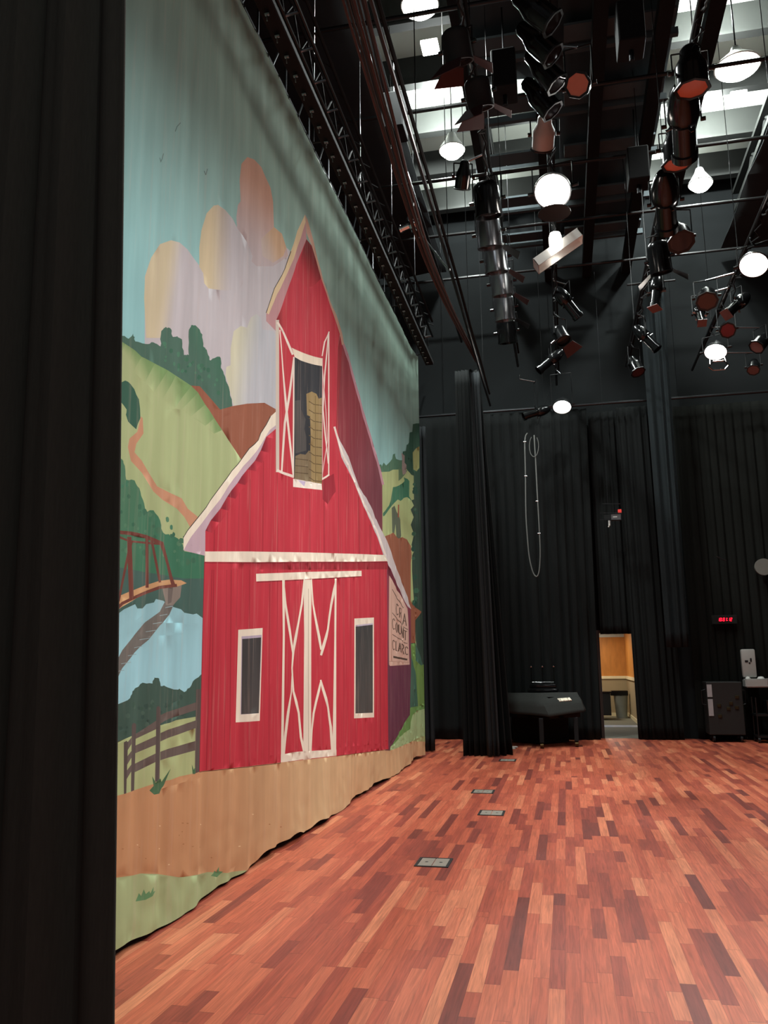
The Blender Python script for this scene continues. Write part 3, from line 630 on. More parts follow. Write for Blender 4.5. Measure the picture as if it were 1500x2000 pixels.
# leg just behind the far end of the backdrop
drape('stage_curtain', 'narrow black curtain standing just past the far edge of the painted backdrop', [(-2.62, 15.1), (-2.36, 15.15)], [(-2.62, 15.1), (-2.42, 15.15)], .02, 6.05, 3, .03, lit_leg_cloth, seed=1)
# bunched leg
drape('stage_curtain', 'black pleated curtain bunched on the floor beside the four floor pockets', [(-1.78, 14.6), (-1.4, 14.55), (-0.98, 14.75)], [(-1.75, 14.6), (-1.5, 14.55), (-1.32, 14.65)], .0, 6.9, 7, .055, black_cloth, seed=2, sag=lambda u: .01)
drape('stage_curtain', 'grey-black curtain pleat coloured as lit along the right edge of the bunched curtain', [(-1.36, 14.42), (-1.16, 14.46)], [(-1.48, 14.42), (-1.30, 14.44)], .02, 6.8, 3, .03, lit_leg_cloth, seed=6)
# back traveller left and right of the doorway
drape('stage_curtain', 'wide black curtain behind the covered piano, left of the lit doorway', [(-3.4, 17.6), (-1.6, 17.7), (-.4, 17.75), (.62, 17.8)], [(-3.4, 17.7), (-1.6, 17.75), (-.4, 17.8), (.70, 17.85)], .01, 7.0, 16, .035, black_cloth, seed=3)
drape('stage_curtain', 'black curtain hanging right of the lit doorway', [(1.37, 17.95), (2.25, 17.95)], [(1.33, 17.95), (2.2, 17.95)], .01, 7.0, 6, .03, black_cloth, seed=5)
drape('stage_curtain', 'short black curtain panel filling the gap directly above the lit doorway', [(.74, 18.1), (1.42, 18.1)], [(.74, 18.1), (1.42, 18.1)], 2.13, 6.98, 5, .03, black_cloth, seed=12)
drape('stage_curtain', 'tall narrow grey-black curtain whose hem hangs well above the floor right of the doorway', [(1.98, 17.5), (2.42, 17.5)], [(1.92, 17.5), (2.45, 17.5)], 1.83, 9.6, 3, .04, mat('grey_velour', (30, 35, 37), .95, 0, .2, 30, spec=.15, stretch=(6, 6, .6)), seed=9)
drape('stage_curtain', 'wide black curtain covering the back wall at the right, behind the red digits', [(2.55, 18.12), (4.2, 18.12), (6.5, 18.1)], [(2.5, 18.12), (4.2, 18.12), (6.5, 18.1)], .01, 6.98, 20, .02, mat('flat_black_velour', (20, 21, 19), .95, 0, .2, 30, spec=.1, stretch=(6, 6, .6)), seed=8)
# black border cloths high above the back of the stage
# pipe the back curtains hang on
t = thing('curtain_pipe', 'long horizontal pipe carrying the black curtains across the back wall', 'pipe', (0, 17.75, 7.06))
bm = B(); bar(bm, (-4, 0, 0), (6.6, 0, 0), .03); obj('pipe', bm, dull_alu, t)
t2 = thing('curtain_pipe', 'short high pipe holding the tall narrow grey-black curtain', 'pipe', (2.2, 17.5, 9.62)); bm = B(); bar(bm, (-.5, 0, 0), (.5, 0, 0), .025); obj('pipe', bm, black_metal, t2)
for x in (-.4, .4): bm = B(); bar(bm, (x, 0, 0), (x, 0, 2.95), .006, n=6); obj('hanger_cable', bm, black_metal, t2)
for x in (-2.4, -.2, 2.6, 5.2): bm = B(); bar(bm, (x, 0, 0), (x, 0, 5.5), .006, n=6); obj('hanger_cable', bm, black_metal, t)

# ------------------------------------------------------------------ floor pockets and small things on the floor
def pocket(x, y, label):
    t = thing('floor_pocket', label, 'floor box', (x, y, 0), group=None)
    bm = B(); a, b = .135, .15
    box(bm, (-a, -b, .0), (a, -b+.02, .006)); box(bm, (-a, b-.02, .0), (a, b, .006)); box(bm, (-a, -b+.02, .0), (-a+.022, b-.02, .006)); box(bm, (a-.022, -b+.02, .0), (a, b-.02, .006))
    obj('frame', bm, mat('pocket_frame', (48, 54, 54), .5, .5), t)
    for s in (-1, 1):
        bm = B(); x0, x1 = (-.111, -.003) if s < 0 else (.003, .111); box(bm, (x0, -b+.021, 0), (x1, b-.021, .005), bev=.001)
        ld = obj('lid', bm, mat('pocket_lid', (146, 144, 132), .55, .3), t)
        bm = B(); lathe(bm, [(0, .0058), (.012, .0058), (.014, .0048)], 12, Matrix.Translation(((x0+x1)/2, 0, 0))); obj('finger_hole', bm, black_metal, ld)
    return t
for x, y, lb in ((-1.10, 6.86, 'grey metal floor pocket with two lids, nearest of the four in the wood floor'), (-.84, 9.14, 'grey metal floor pocket, second nearest and furthest right of the middle pair'),
                 (-1.07, 10.6, 'grey metal floor pocket, third from the viewer, just left of the row'), (-1.0, 14.0, 'grey metal floor pocket, farthest, beside the bunched black curtain')): pocket(x, y, lb)
t = thing('floor_plate', 'small white plate lying on the floor between the bunched curtain and the piano', 'plate', (-1.06, 15.9, 0), (0, 0, .3))
bm = B(); box(bm, (-.13, -.1, 0), (.06, .1, .012), bev=.002); obj('plate', bm, white_paint, t)
bm = B(); box(bm, (0.02, .02, .012), (.13, .14, .03), bev=.003); obj('tab', bm, white_paint, t)

# ------------------------------------------------------------------ covered grand piano
t = thing('grand_piano', 'grand piano under a black quilted cover with a white name patch, before the back curtain', 'piano', (0, 0, 0))
zt = .98
def px_top(px, py, z): q = onz(px, py, z); return (q[0], q[1])
cover_m = mat('quilted_cover', (46, 48, 46), .85, 0, .2, 30, spec=.2)
zt = .94
def pp(px, py, y): q = ony(px, py, y); return Vector((q[0], q[1], q[2]))
TL = Vector((*px_top(1050, 1355, zt), zt)); TL = pp(1050, 1355, 16.3); TR = pp(1127, 1351.5, 16.75); BL_ = pp(1073, 1400, 15.95); BR_ = pp(1142, 1390, 16.45)
LT_ = pp(990, 1352, 16.75); LB_ = pp(1002, 1394, 16.35); KR = Vector((TR.x-.05, 17.45, zt)); KL = Vector((-1.5, 17.45, zt)); KRb = Vector((BR_.x, 17.5, .6)); KLb = Vector((-1.5, 17.5, .6))
zt = TL.z
bm = B(); tv = [bm.verts.new(p) for p in (LT_, TL, TR, KR, KL)]; bv = [bm.verts.new(p) for p in (LB_, BL_, BR_, KRb, KLb)]
mv = [bm.verts.new(a.co.lerp(b.co, .55)+Vector((0, -.05, .035))) for a, b in zip(tv, bv)]
bm.faces.new(tv)
for a, b in ((tv, mv), (mv, bv)):
    for i in range(5): bm.faces.new((a[i], a[(i+1) % 5], b[(i+1) % 5], b[i]))
bmesh.ops.triangulate(bm, faces=bm.faces[:]); bmesh.ops.subdivide_edges(bm, edges=bm.edges[:], cuts=3, use_grid_fill=True, smooth=.15)
for v in bm.verts: v.co += Vector((0, 0, 1))*mnoise.noise(v.co*5)*.012
cov = obj('cover', bm, cover_m, t, True); md = cov.modifiers.new('t', 'SOLIDIFY'); md.thickness = .012
bm = B(); prism(bm, [(LB_.x+.06, LB_.y+.25), (BL_.x, BL_.y+.3), (BR_.x-.08, BR_.y+.25), (BR_.x-.1, 17.4), (-1.4, 17.4)], .52, TL.z-.06); obj('case', bm, black_gloss, t)
bm = B(); f0 = onz(1000, 1452, 0); f1 = onz(1058, 1457, 0); f2 = onz(1112, 1453, 0)
prism(bm, [(f0[0], f0[1]+.25), (f1[0], f1[1]+.25), (f2[0], f2[1]+.3), (f2[0], 17.3), (f0[0], 17.3)], .02, .56); obj('under_piano_shade', bm, black_cloth, t)  # added black block standing in for the shade under the piano
for x, y in ((-1.12, 16.25), (-.5, 15.98), (.13, 16.35), (-.6, 17.38)):
    bm = B(); box(bm, (x-.04, y-.04, .1), (x+.04, y+.04, .54), bev=.01); lg = obj('leg', bm, matt_black, t)
    bm = B(); bar(bm, (x-.03, y, .05), (x+.03, y, .05), .05, n=14); obj('caster', bm, mat('brass', (84, 66, 42), .35, 1), lg)
# name patch on the sloping front of the cover
tl, tr, bl, br = TL, TR, TL.lerp(BL_, .55)+Vector((0, -.05, .035)), TR.lerp(BR_, .55)+Vector((0, -.05, .035))
def onface(u, v):
    a = tl.lerp(tr, u); b = bl.lerp(br, u); return a.lerp(b, v)
nrm = (tr-tl).cross(bl-tl).normalized()
if nrm.y > 0: nrm = -nrm
GL = {'Y': [[(0, 0), (.5, .5), (1, 0)], [(.5, .5), (.5, 1)]], 'A': [[(0, 1), (.5, 0), (1, 1)], [(.22, .62), (.78, .62)]], 'M': [[(0, 1), (0, 0), (.5, .7), (1, 0), (1, 1)]], 'H': [[(0, 0), (0, 1)], [(1, 0), (1, 1)], [(0, .5), (1, .5)]]}
bm = B()
for i, ch in enumerate('YAMAHA'):
    u0 = .40+i*.056; v0, v1 = .70, .98
    for st in GL[ch]:
        for a, b in zip(st[:-1], st[1:]):
            p = onface(u0+a[0]*.044, v0+(v1-v0)*a[1])+nrm*.03; q = onface(u0+b[0]*.044, v0+(v1-v0)*b[1])+nrm*.03
            bar(bm, p, q, .0115, n=6)
nm = obj('name_patch', bm, mat('white_lettering', (255, 246, 225), .6, 0, .02, 4), t)
nm['label'] = 'white stitched lettering'
# tray with uprights standing on the piano
t = thing('equipment_tray', 'glossy black tray with three short uprights standing on the covered piano', 'tray', (-.46, 16.95, zt+.0))
bm = B(); box(bm, (-.30, -.2, 0), (.30, .2, .09), bev=.035); obj('tray', bm, black_gloss, t, True)
bm = B(); box(bm, (-.26, -.15, .09), (.26, .15, .17), bev=.02); obj('lid', bm, black_gloss, t, True)
for x in (-.22, 0, .22):
    bm = B(); bar(bm, (x, 0, .17), (x, 0, .5), .012); u_ = obj('upright', bm, black_gloss, t); bm = B(); lathe(bm, [(0, .53), (.02, .52), (.024, .505), (.02, .495), (0, .49)], 10, Matrix.Translation((x, 0, 0))); obj('knob', bm, chrome, u_, True)
bm = B(); bar(bm, (-.22, 0, .2), (.22, 0, .2), .01); obj('crossbar', bm, chrome, t)

# ------------------------------------------------------------------ things in the hall
t = thing('hall_table', 'black table with white papers on it seen through the doorway', 'table', (.55, 24.2, 0))
bm = B(); box(bm, (-.6, -.35, .12), (.6, .35, .72), bev=.01); obj('cabinet', bm, mat('black_laminate', (30, 32, 34), .4), t)
bm = B(); box(bm, (-.64, -.38, .72), (.64, .38, .76)); obj('tabletop', bm, black_gloss, t)
o = obj('paper_stack', box(B(), (-.1, 23.9, .76), (.95, 24.3, .86), bev=.004), mat('paper', (200, 205, 195), .7)); tag(o, 'white paper stack on the black hall table', 'papers')
t = thing('waste_bin', 'grey waste bin standing right of the black hall table', 'bin', (1.47, 24.75, 0))
bm = B(); lathe(bm, [(0, 0), (.15, 0), (.19, .6), (.2, .62), (.18, .62), (.15, .04), (0, .03)], 16); obj('bin', bm, mat('grey_plastic', (150, 155, 148), .6), t, True)
bm = B(); box(bm, (-.28, -.16, .62), (.2, .2, .76), bev=.02); obj('lid', bm, black_gloss, t)

# ------------------------------------------------------------------ wall things at the right back
t = thing('digital_clock', 'black wall clock with small red glowing digits on the back curtain', 'clock', (3.20, 17.98, 2.38), (0, 0, 0))
bm = B(); box(bm, (-.24, 0, -.09), (.24, .08, .09), bev=.008); obj('housing', bm, blackwall, t)
SEG = {'0': 'abcdef', '1': 'bc', '2': 'abged'}
led = mat('red_led', (255, 16, 40), .4, 0, 0, 1, emit=5)
def seg(bm, ch, x, w_, h):
    
    pts = {'a': ((0, h), (w_, h)), 'b': ((w_, h), (w_, h/2)), 'c': ((w_, h/2), (w_, 0)), 'd': ((0, 0), (w_, 0)), 'e': ((0, 0), (0, h/2)), 'f': ((0, h/2), (0, h)), 'g': ((0, h/2), (w_, h/2))}
    for s in SEG[ch]:
        (x0, z0), (x1, z1) = pts[s]; bar(bm, (x+x0+z0*.15, -.004, z0-h/2), (x+x1+z1*.15, -.004, z1-h/2), .0048, n=6)
x = -.13
for ch in '10:01:12':
    bm = B()
    if ch == ':':
        for z in (-.02, .02): lathe(bm, [(0, -.006), (.007, -.006), (.007, .006), (0, .006)], 8, Matrix.Translation((x, -.004, z))@Matrix.Rotation(PI/2, 4, 'X'))
        obj('colon', bm, led, t); x += .02
    else: seg(bm, ch, x, .024, .06); obj('digit', bm, led, t); x += .04
# drinking fountain with a tall back panel
fm = mat('pale_grey_enamel', (168, 168, 164), .4, .1, .08, 8)
t = thing('drinking_fountain', 'pale grey drinking fountain with tall upright panel fixed low on the dark back wall', 'fountain', (3.58, 17.95, 0), (0, 0, 0))
bm = B(); box(bm, (-.13, .0, 1.22), (.14, .1, 1.78), bev=.03); obj('back_panel', bm, fm, t, True)
bm = B(); box(bm, (-.07, -.008, 1.52), (-.01, .0, 1.56)); box(bm, (.03, -.008, 1.53), (.06, .0, 1.60)); box(bm, (.0, -.008, 1.49), (.03, 0, 1.52)); obj('bottle_sensor', bm, black_metal, t)
bm = B(); prism(bm, [(-.14, -.25), (.28, -.25), (.34, -.12), (.34, .05), (-.14, .05)], 1.03, 1.2); bmesh.ops.bevel(bm, geom=bm.edges[:], offset=.02, segments=2, affect='EDGES'); obj('basin', bm, fm, t, True)
for x, r_ in ((-.06, .05), (.18, .07)):
    bm = B(); lathe(bm, [(0, 1.245), (r_*.7, 1.235), (r_, 1.2), (0, 1.2)], 14, Matrix.Translation((x, -.1, 0))); obj('spout_guard', bm, white_paint, t, True)
# road case and trolley
t = thing('road_case', 'tall black equipment trolley with white strips on its left edge, against the back wall', 'case', (3.0, 17.75, 0))
bm = B(); box(bm, (-.33, -.25, .14), (.33, .25, 1.15), bev=.015); obj('case', bm, mat('black_carcass', (17, 18, 17), .6), t)
for z0, z1 in ((.86, 1.1), (.5, .82)): bm = B(); box(bm, (-.32, -.262, z0), (-.23, -.25, z1)); obj('label_strip', bm, mat('paper_strip', (150, 148, 150), .7), t)
for x in (-.25, .25):
    for y in (-.18, .18):
        bm = B(); bar(bm, (x-.02, y, .07), (x+.02, y, .07), .07, n=14); obj('caster', bm, black_metal, t)
for x, z in ((-.12, .70), (.1, .74), (.2, .66), (-.12, .5), (.22, .86), (.05, .64)):
    bm = B(); box(bm, (x-.035, -.27, z-.03), (x+.035, -.25, z+.03), bev=.006); obj('latch', bm, mat('tarnished_latch', (70, 68, 50), .35, .9), t)
for s in (-1, 1): bm = B(); tube(bm, [(s*.33, -.1, .7), (s*.40, -.1, .72), (s*.40, -.1, .98), (s*.33, -.1, 1.0)], .012); obj('handle', bm, dull_alu, t)
t = thing('hand_truck', 'black utility cart with a pale upright pole below the drinking fountain', 'cart', (3.72, 17.6, 0))
for z in (.1, .5): bm = B(); box(bm, (-.2, -.2, z), (.5, .2, z+.04)); obj('shelf', bm, black_metal, t)
for x, y in ((-.18, -.18), (.48, -.18), (-.18, .18), (.48, .18)):
    bm = B(); bar(bm, (x, y, .1), (x, y, .85), .014); obj('post', bm, dull_alu if x < 0 and y < 0 else black_metal, t)
    bm = B(); bar(bm, (x-.02, y, .05), (x+.02, y, .05), .05, n=12); obj('caster', bm, black_metal, t)
bm = B(); box(bm, (.02, -.15, .54), (.4, .15, .8), bev=.02); obj('motor_box', bm, black_gloss, t)
bm = B(); bar(bm, (.15, -.16, .3), (.15, -.14, .3), .06); bar(bm, (.32, -.16, .36), (.32, -.14, .36), .04); obj('dial', bm, dull_alu, t)
bm = B(); bar(bm, (0, 0, 0), (0, .06, 0), .17, n=28); t = obj('wall_speaker', bm, mat('dim_disc', (92, 90, 84), .7)); t.location = (4.02, 17.9, 3.42); tag(t, 'round grey speaker high on the back wall at the right edge', 'speaker')
bm = B(); bar(bm, (-.09, 0, .05), (.09, 0, -.05), .014); t = obj('wall_bracket', bm, dull_alu); t.location = (3.22, 17.9, 3.62); tag(t, 'small slanted metal bracket above the red digits', 'bracket')

# ------------------------------------------------------------------ flown rigging parallel to the backdrop
# ladder truss above the backdrop
t = thing('ladder_truss', 'silver ladder truss running just above the painted backdrop', 'truss', (-2.3, 2.5, 7.58))
LT = 12.0
for dz, dx in ((0, 0), (.02, .15)):
    bm = B(); bar(bm, (dx, 0, dz), (dx, LT, dz), .02, n=8); obj('chord', bm, matt_black if dz > .1 else black_metal, t)
for dz, dx in ((.32, 0.0), (.32, .15)):
    bm = B(); bar(bm, (dx, 0, dz), (dx, LT, dz), .02, n=8); obj('chord', bm, matt_black if dz > .1 else black_metal, t)
k = 0
while k*.47 < LT:
    y = .2+k*.47
    bm = B(); bar(bm, (0, y, 0), (.15, y, .02), .016, n=8); obj('rung', bm, alu, t)
    bm = B(); bar(bm, (0, y, 0), (0, y+.235, .32), .011, n=6); bar(bm, (0, y+.235, .32), (0, y+.47, 0), .011, n=6); bar(bm, (.0, y, .32), (.15, y+.235, .32), .01, n=6); obj('lacing', bm, matt_black, t); k += 1
# curtain track with carriers next to the drop
t = thing('curtain_track', 'black curtain track with shiny carriers beside the top of the painted backdrop', 'track', (-2.2, 3, 7.0))
bm = B(); box(bm, (-.075, 0, 0), (.075, 11.4, .07), bev=.01); obj('rail', bm, matt_black, t)  # rail made extra wide to throw the shadow band on the backdrop
k = 0
while k < 44:
    y = .2+k*.255; bm = B(); bar(bm, (-.02, y, -.03), (.02, y, -.03), .018, n=10); bar(bm, (0, y, -.03), (0, y, -.1), .006, n=6); obj('carrier', bm, alu, t); k += 1
for k in range(6):
    bm = B(); bar(bm, (-.16, .4+k*2.1, .03), (-.16, .4+k*2.1, 5.5), .007, n=6); bar(bm, (-.17, .4+k*2.1, .03), (0, .4+k*2.1, .03), .012, n=6); obj('hanger_rod', bm, black_metal, t)
# second ladder truss, higher and further back
t = thing('ladder_truss', 'dark steel ladder truss high behind the painted backdrop', 'truss', (-3.3, 5, 9.1))
for dz in (0, .45):
    bm = B(); bar(bm, (0, 0, dz), (0, 12.5, dz), .022, n=8); obj('chord', bm, matt_black, t)
for k in range(24): bm = B(); bar(bm, (0, .2+k*.52, 0), (0, .2+k*.52+(.26 if k % 2 else -.0), .45), .014, n=6); obj('rung', bm, dull_alu, t)
for j, (xx, zz) in enumerate(((-2.75, 8.3), (-3.7, 8.9), (-1.95, 8.7))):
    bm = B(); bar(bm, (0, 0, 0), (0, 13, 0), .024); o = obj('rigging_pipe', bm, black_metal); o.location = (xx, 4.6, zz)
    tag(o, ['black pipe just above and behind the top edge of the backdrop', 'black pipe highest up behind the backdrop', 'black pipe between the silver truss and the red cables'][j], 'pipe')
# bundle of sagging cables
t = thing('cable_bundle', 'bundle of dull red and brown cables swagged along the stage right of the truss', 'cables', (0, 0, 0))
path = [(655, -60), (669, 0), (711, 140), (752, 275), (783, 375), (826, 500), (872, 600), (905, 660), (930, 706)]
cm = [mat('red_cable', (76, 54, 51), .8), mat('brown_cable', (58, 52, 49), .8), mat('grey_cable', (50, 50, 48), .8)]
for i in range(7):
    pts = []
    for k, (px, py) in enumerate(path):
        q = onx(px, py, -1.5); s = max(0, 1-k/8)
        pts.append(Vector((q[0]+.036*i*(.25+.75*s)*.9, q[1], q[2]+.02*math.sin(i*2.3+k*.6)+(i % 3)*.03*(.2+s))))
    # resample smoothly
    out = []
    for k in range(len(pts)-1):
        p0 = pts[max(k-1, 0)]; p1 = pts[k]; p2 = pts[k+1]; p3 = pts[min(k+2, len(pts)-1)]
        for j in range(5):
            u = j/5; out.append(.5*((2*p1)+(-p0+p2)*u+(2*p0-5*p1+4*p2-p3)*u*u+(-p0+3*p1-3*p2+p3)*u**3))
    out.append(pts[-1]); bm = B(); tube(bm, out, .012, 6); obj('cable', bm, cm[(i*2) % 3 if i != 0 else 0], t, True)
# long electrics pipes with their hangers
PIPES = []
def epipe(x, z, y0, y1, label, m=black_metal, r=.026):
    PIPES.append((x, z))
    t = thing('lighting_pipe', label, 'pipe', (x, y0, z)); bm = B(); bar(bm, (0, 0, 0), (0, y1-y0, 0), r); obj('pipe', bm, m, t)
    bm = B(); tube(bm, [(.05, k*.5, .03+.015*math.sin(k)) for k in range(int((y1-y0)/.5))], .02, 6); obj('power_cable', bm, black_cloth, t, True)
    for k in range(int((y1-y0)/2.4)): bm = B(); bar(bm, (0, 1.7+k*2.4, 0), (0, 1.7+k*2.4, 12.6-z), .006, n=6); obj('hanger_cable', bm, black_metal, t)
    return t
q = onx(770, 155, -1.25); epipe(-1.25, q[2], 3.5, 16.2, 'silver-grey pipe hanging close beside the red cable bundle', dull_alu, .022)
epipe(-.66, 7.5, 3.5, 16.2, 'black lighting pipe carrying the shiny cylindrical lights near the cables')
epipe(.10, 7.55, 3.5, 17.7, 'black lighting pipe over the middle of the stage with the brightest lamp')
epipe(1.52, 7.6, 3.5, 17.0, 'black lighting pipe carrying the orange filtered lights')
epipe(2.86, 7.5, 6, 17.3, 'black lighting pipe at the right with two glowing lamps')

# ------------------------------------------------------------------ stage lights
def aimrot(d):
    return Vector(d).to_track_quat('-Z', 'Y').to_euler()
def clamp_yoke(t, hang, r, body_rot):
    """yoke round the lamp and a C-clamp on the nearest lighting pipe, in the lamp's own frame."""
    Rm = body_rot.to_matrix(); ax = Rm@Vector((1, 0, 0)); ax.z = 0
    if ax.length < .1: ax = Vector((1, 0, 0))
    ax.normalize(); a = ax*(r+.02)
    pp = min(PIPES, key=lambda p: abs(p[0]-t.location.x)); dx = pp[0]-t.location.x; hz = pp[1]-t.location.z
    top = max(hz-.13, .08)
    bm = B()
    for s in (-1, 1): bar(bm, a*s, a*s+Vector((0, 0, top)), .009, n=6)
    bar(bm, -a+Vector((0, 0, top)), a+Vector((0, 0, top)), .009, n=6); obj('yoke', bm, black_metal, t)
    bm = B(); bar(bm, (0, 0, top), (dx, 0, hz-.045), .013, n=8); tube(bm, [(dx, -.03, hz-.045), (dx, -.045, hz+.01), (dx, -.02, hz+.04), (dx, .03, hz+.035), (dx, .042, hz)], .011, 6); obj('clamp', bm, alu, t, True)
    for s in (-1, 1): bm = B(); bar(bm, a*s*.95, a*s*1.25, .022, n=10); obj('tilt_knob', bm, black_gloss, t)
def par_can(loc, aim, label, hang=.45, gel=None, r=.105, L=.34, shiny=False, group=None, body=None):
    t = thing('par_can', label, 'stage light', loc, group=group); rot = aimrot(aim); Rm = rot.to_matrix().to_4x4()
    bm = B(); lathe(bm, [(0, L*.62), (r*.45, L*.6), (r*.62, L*.52), (r*.66, L*.34), (r*.98, L*.12), (r, 0), (r, -L*.42), (r*.93, -L*.42), (r*.9, 0), (0, 0.02)], 28, Rm)
    obj('housing', bm, body or (alu if shiny else black_gloss), t, True)
    bm = B(); lathe(bm, [(r*.93, -L*.43), (r*1.14, -L*.43), (r*1.14, -L*.47), (r*.93, -L*.47)], 8, Rm); obj('gel_frame', bm, black_metal, t)
    bm = B(); lathe(bm, [(0, -L*.44), (r*.95, -L*.44), (r*.95, -L*.455), (0, -L*.455)], 24, Rm); obj('color_filter' if gel else 'lens', bm, gel or mat('dark_glass', (40, 44, 46), .05, .2), t)
    clamp_yoke(t, hang, r, rot); return t
def ellipsoidal(loc, aim, label, hang=.45, r=.085, L=.62, gel=None, body=None, group=None):
    t = thing('profile_spotlight', label, 'stage light', loc, group=group); rot = aimrot(aim); Rm = rot.to_matrix().to_4x4()
    bm = B(); lathe(bm, [(0, L*.5), (r*.6, L*.48), (r*.95, L*.40), (r*1.25, L*.25), (r*1.3, L*.1), (r*1.15, L*.02), (r*.9, -.01), (0, -.01)], 24, Rm); obj('lamp_housing', bm, body or black_gloss, t, True)
    bm = B(); lathe(bm, [(0, 0), (r*.92, 0), (r*.92, -L*.38), (r*1.08, -L*.39), (r*1.08, -L*.48), (r*.95, -L*.48), (r*.9, -L*.4), (0, -L*.38)], 24, Rm); obj('barrel', bm, body or black_gloss, t, True)
    bm = B()
    for k in range(4):
        M = Rm@Matrix.Rotation(k*PI/2+.4, 4, 'Z')@Matrix.Translation((r*1.25, 0, 0)); bmesh.ops.create_cube(bm, size=1, matrix=M@Matrix.Diagonal((.07, .03, .006, 1)))
    obj('shutter_handle', bm, alu, t)
    if gel: bm = B(); box(bm, (-r, -r, -L*.5), (r, r, -L*.485)); bm.transform(Rm); obj('color_filter', bm, gel, t)
    clamp_yoke(t, hang, r*1.2, rot); return t
def fresnel(loc, aim, label, hang=.5, r=.16, L=.4, body=None, flaps=flap_red, lens=None, nf=2):
    t = thing('fresnel_light', label, 'stage light', loc); rot = aimrot(aim); Rm = rot.to_matrix().to_4x4()
    bm = B(); lathe(bm, [(0, L*.5), (r*.75, L*.5), (r*.95, L*.42), (r, L*.3), (r, -L*.4), (r*1.05, -L*.4), (r*1.05, -L*.46), (r*.9, -L*.46), (r*.85, -L*.3), (0, -L*.3)], 30, Rm); obj('housing', bm, body or black_gloss, t, True)
    bm = B(); lathe(bm, [(0, -L*.42), (r*.5, -L*.40), (r*.88, -L*.36), (0, -L*.33)], 24, Rm); obj('lens', bm, lens or mat('dark_glass', (40, 44, 46), .05, .2), t, True)
    for k in range(nf):
        bm = B(); a = k*2*PI/nf+.3; M = Rm@Matrix.Rotation(a, 4, 'Z')@Matrix.Translation((r*1.02, 0, -L*.46))@Matrix.Rotation(-.9, 4, 'Y')
        vs_ = [M@Vector(p) for p in ((0, -r*.8, 0), (0, r*.8, 0), (0, r*1.25, -r*1.5), (0, -r*1.25, -r*1.5), (.006, -r*.8, 0), (.006, r*.8, 0), (.006, r*1.25, -r*1.5), (.006, -r*1.25, -r*1.5))]
        v = [bm.verts.new(p) for p in vs_]
        for f in ((0, 1, 2, 3), (7, 6, 5, 4), (0, 4, 5, 1), (1, 5, 6, 2), (2, 6, 7, 3), (3, 7, 4, 0)): bm.faces.new([v[i] for i in f])
        obj('barn_door', bm, flaps, t)
    clamp_yoke(t, hang, r, rot); return t
def worklight(loc, aim, label, power, r=.17, hang=.4, cone=125):
    t = thing('work_light', label, 'work light', loc); rot = aimrot(aim); Rm = rot.to_matrix().to_4x4()
    bm = B(); lathe(bm, [(0, .20), (.05, .20), (.07, .14), (r*.8, .06), (r, -.04), (r, -.07), (r*.93, -.07), (r*.93, -.045), (r*.74, .04), (0, .10)], 28, Rm); obj('reflector', bm, black_metal, t, True)
    bm = B(); lathe(bm, [(0, -.05), (r*.6, -.047), (r*.93, -.03), (r*.93, -.02), (0, -.02)], 24, Rm); obj('lamp', bm, glow_warm, t, True)
    clamp_yoke(t, hang, r, rot)
    l = bpy.data.lights.new('work_light_beam', 'SPOT'); l.energy = power; l.color = WARM; l.spot_size = math.radians(cone); l.spot_blend = .7; l.shadow_soft_size = r*.8
    o = bpy.data.objects.new('work_light_beam', l); C.objects.link(o); o.parent = t; o.location = Vector(aim).normalized()*.1; o.rotation_euler = rot
    return t
def at(px, py, z): q = onz(px, py, z); return (q[0], q[1], q[2])
def toward(loc, k=(0, 0, 0)): return (Vector(CAM)+Vector(k)-Vector(loc)).normalized()
# lit work lights
p = at(1080, 370, 7.1); t = worklight(p, (-.12, -.62, -.78), 'glowing work light over mid stage, largest of the warm lamps', 260, .22, .45)
bm = B(); lathe(bm, [(0, -.30), (.05, -.29), (.075, -.25), (.07, -.2), (0, -.19)], 16, Matrix.Translation((0, -.12, -.06))); obj('lower_bulb', bm, glow_warm, t, True)
bm = B(); lathe(bm, [(.05, -.30), (.19, -.31), (.19, -.32), (0, -.32)], 20, Matrix.Translation((0, -.12, -.06))); bar(bm, (0, -.12, -.3), (0, -.02, 0), .01, n=6); obj('glass_plate', bm, alu, t)
p = at(1473, 513, 7.1); worklight(p, (-.25, -.55, -.8), 'glowing work light nearer the right edge, upper of the two on that pipe', 380, .2, .4)
p = at(1398, 683, 7.1); t = worklight(p, (-.2, -.45, -.87), 'glowing work light on the right pipe above a wire guard, farther of that pair', 130, .2, .4)
bm = B()
for a, b in (((-.17, 0), (-.09, .13)), ((-.09, .13), (.09, .13)), ((.09, .13), (.17, 0)), ((.17, 0), (.1, -.1)), ((.1, -.1), (-.1, -.1)), ((-.1, -.1), (-.17, 0))):
    bar(bm, (a[0], -.14, -.36+a[1]*.7), (b[0], -.14, -.36+b[1]*.7), .012, n=6)
bar(bm, (-.14, -.1, -.3), (-.12, 0, -.1), .009, n=6); bar(bm, (.14, -.1, -.3), (.12, 0, -.1), .009, n=6); obj('wire_guard', bm, chrome, t)
p = at(1098, 798, 6.75); worklight((p[0], p[1]-.25, p[2]), (-.05, -.5, -.86), 'glowing work light farthest back, level with the curtain pipe', 60, .19, .35)
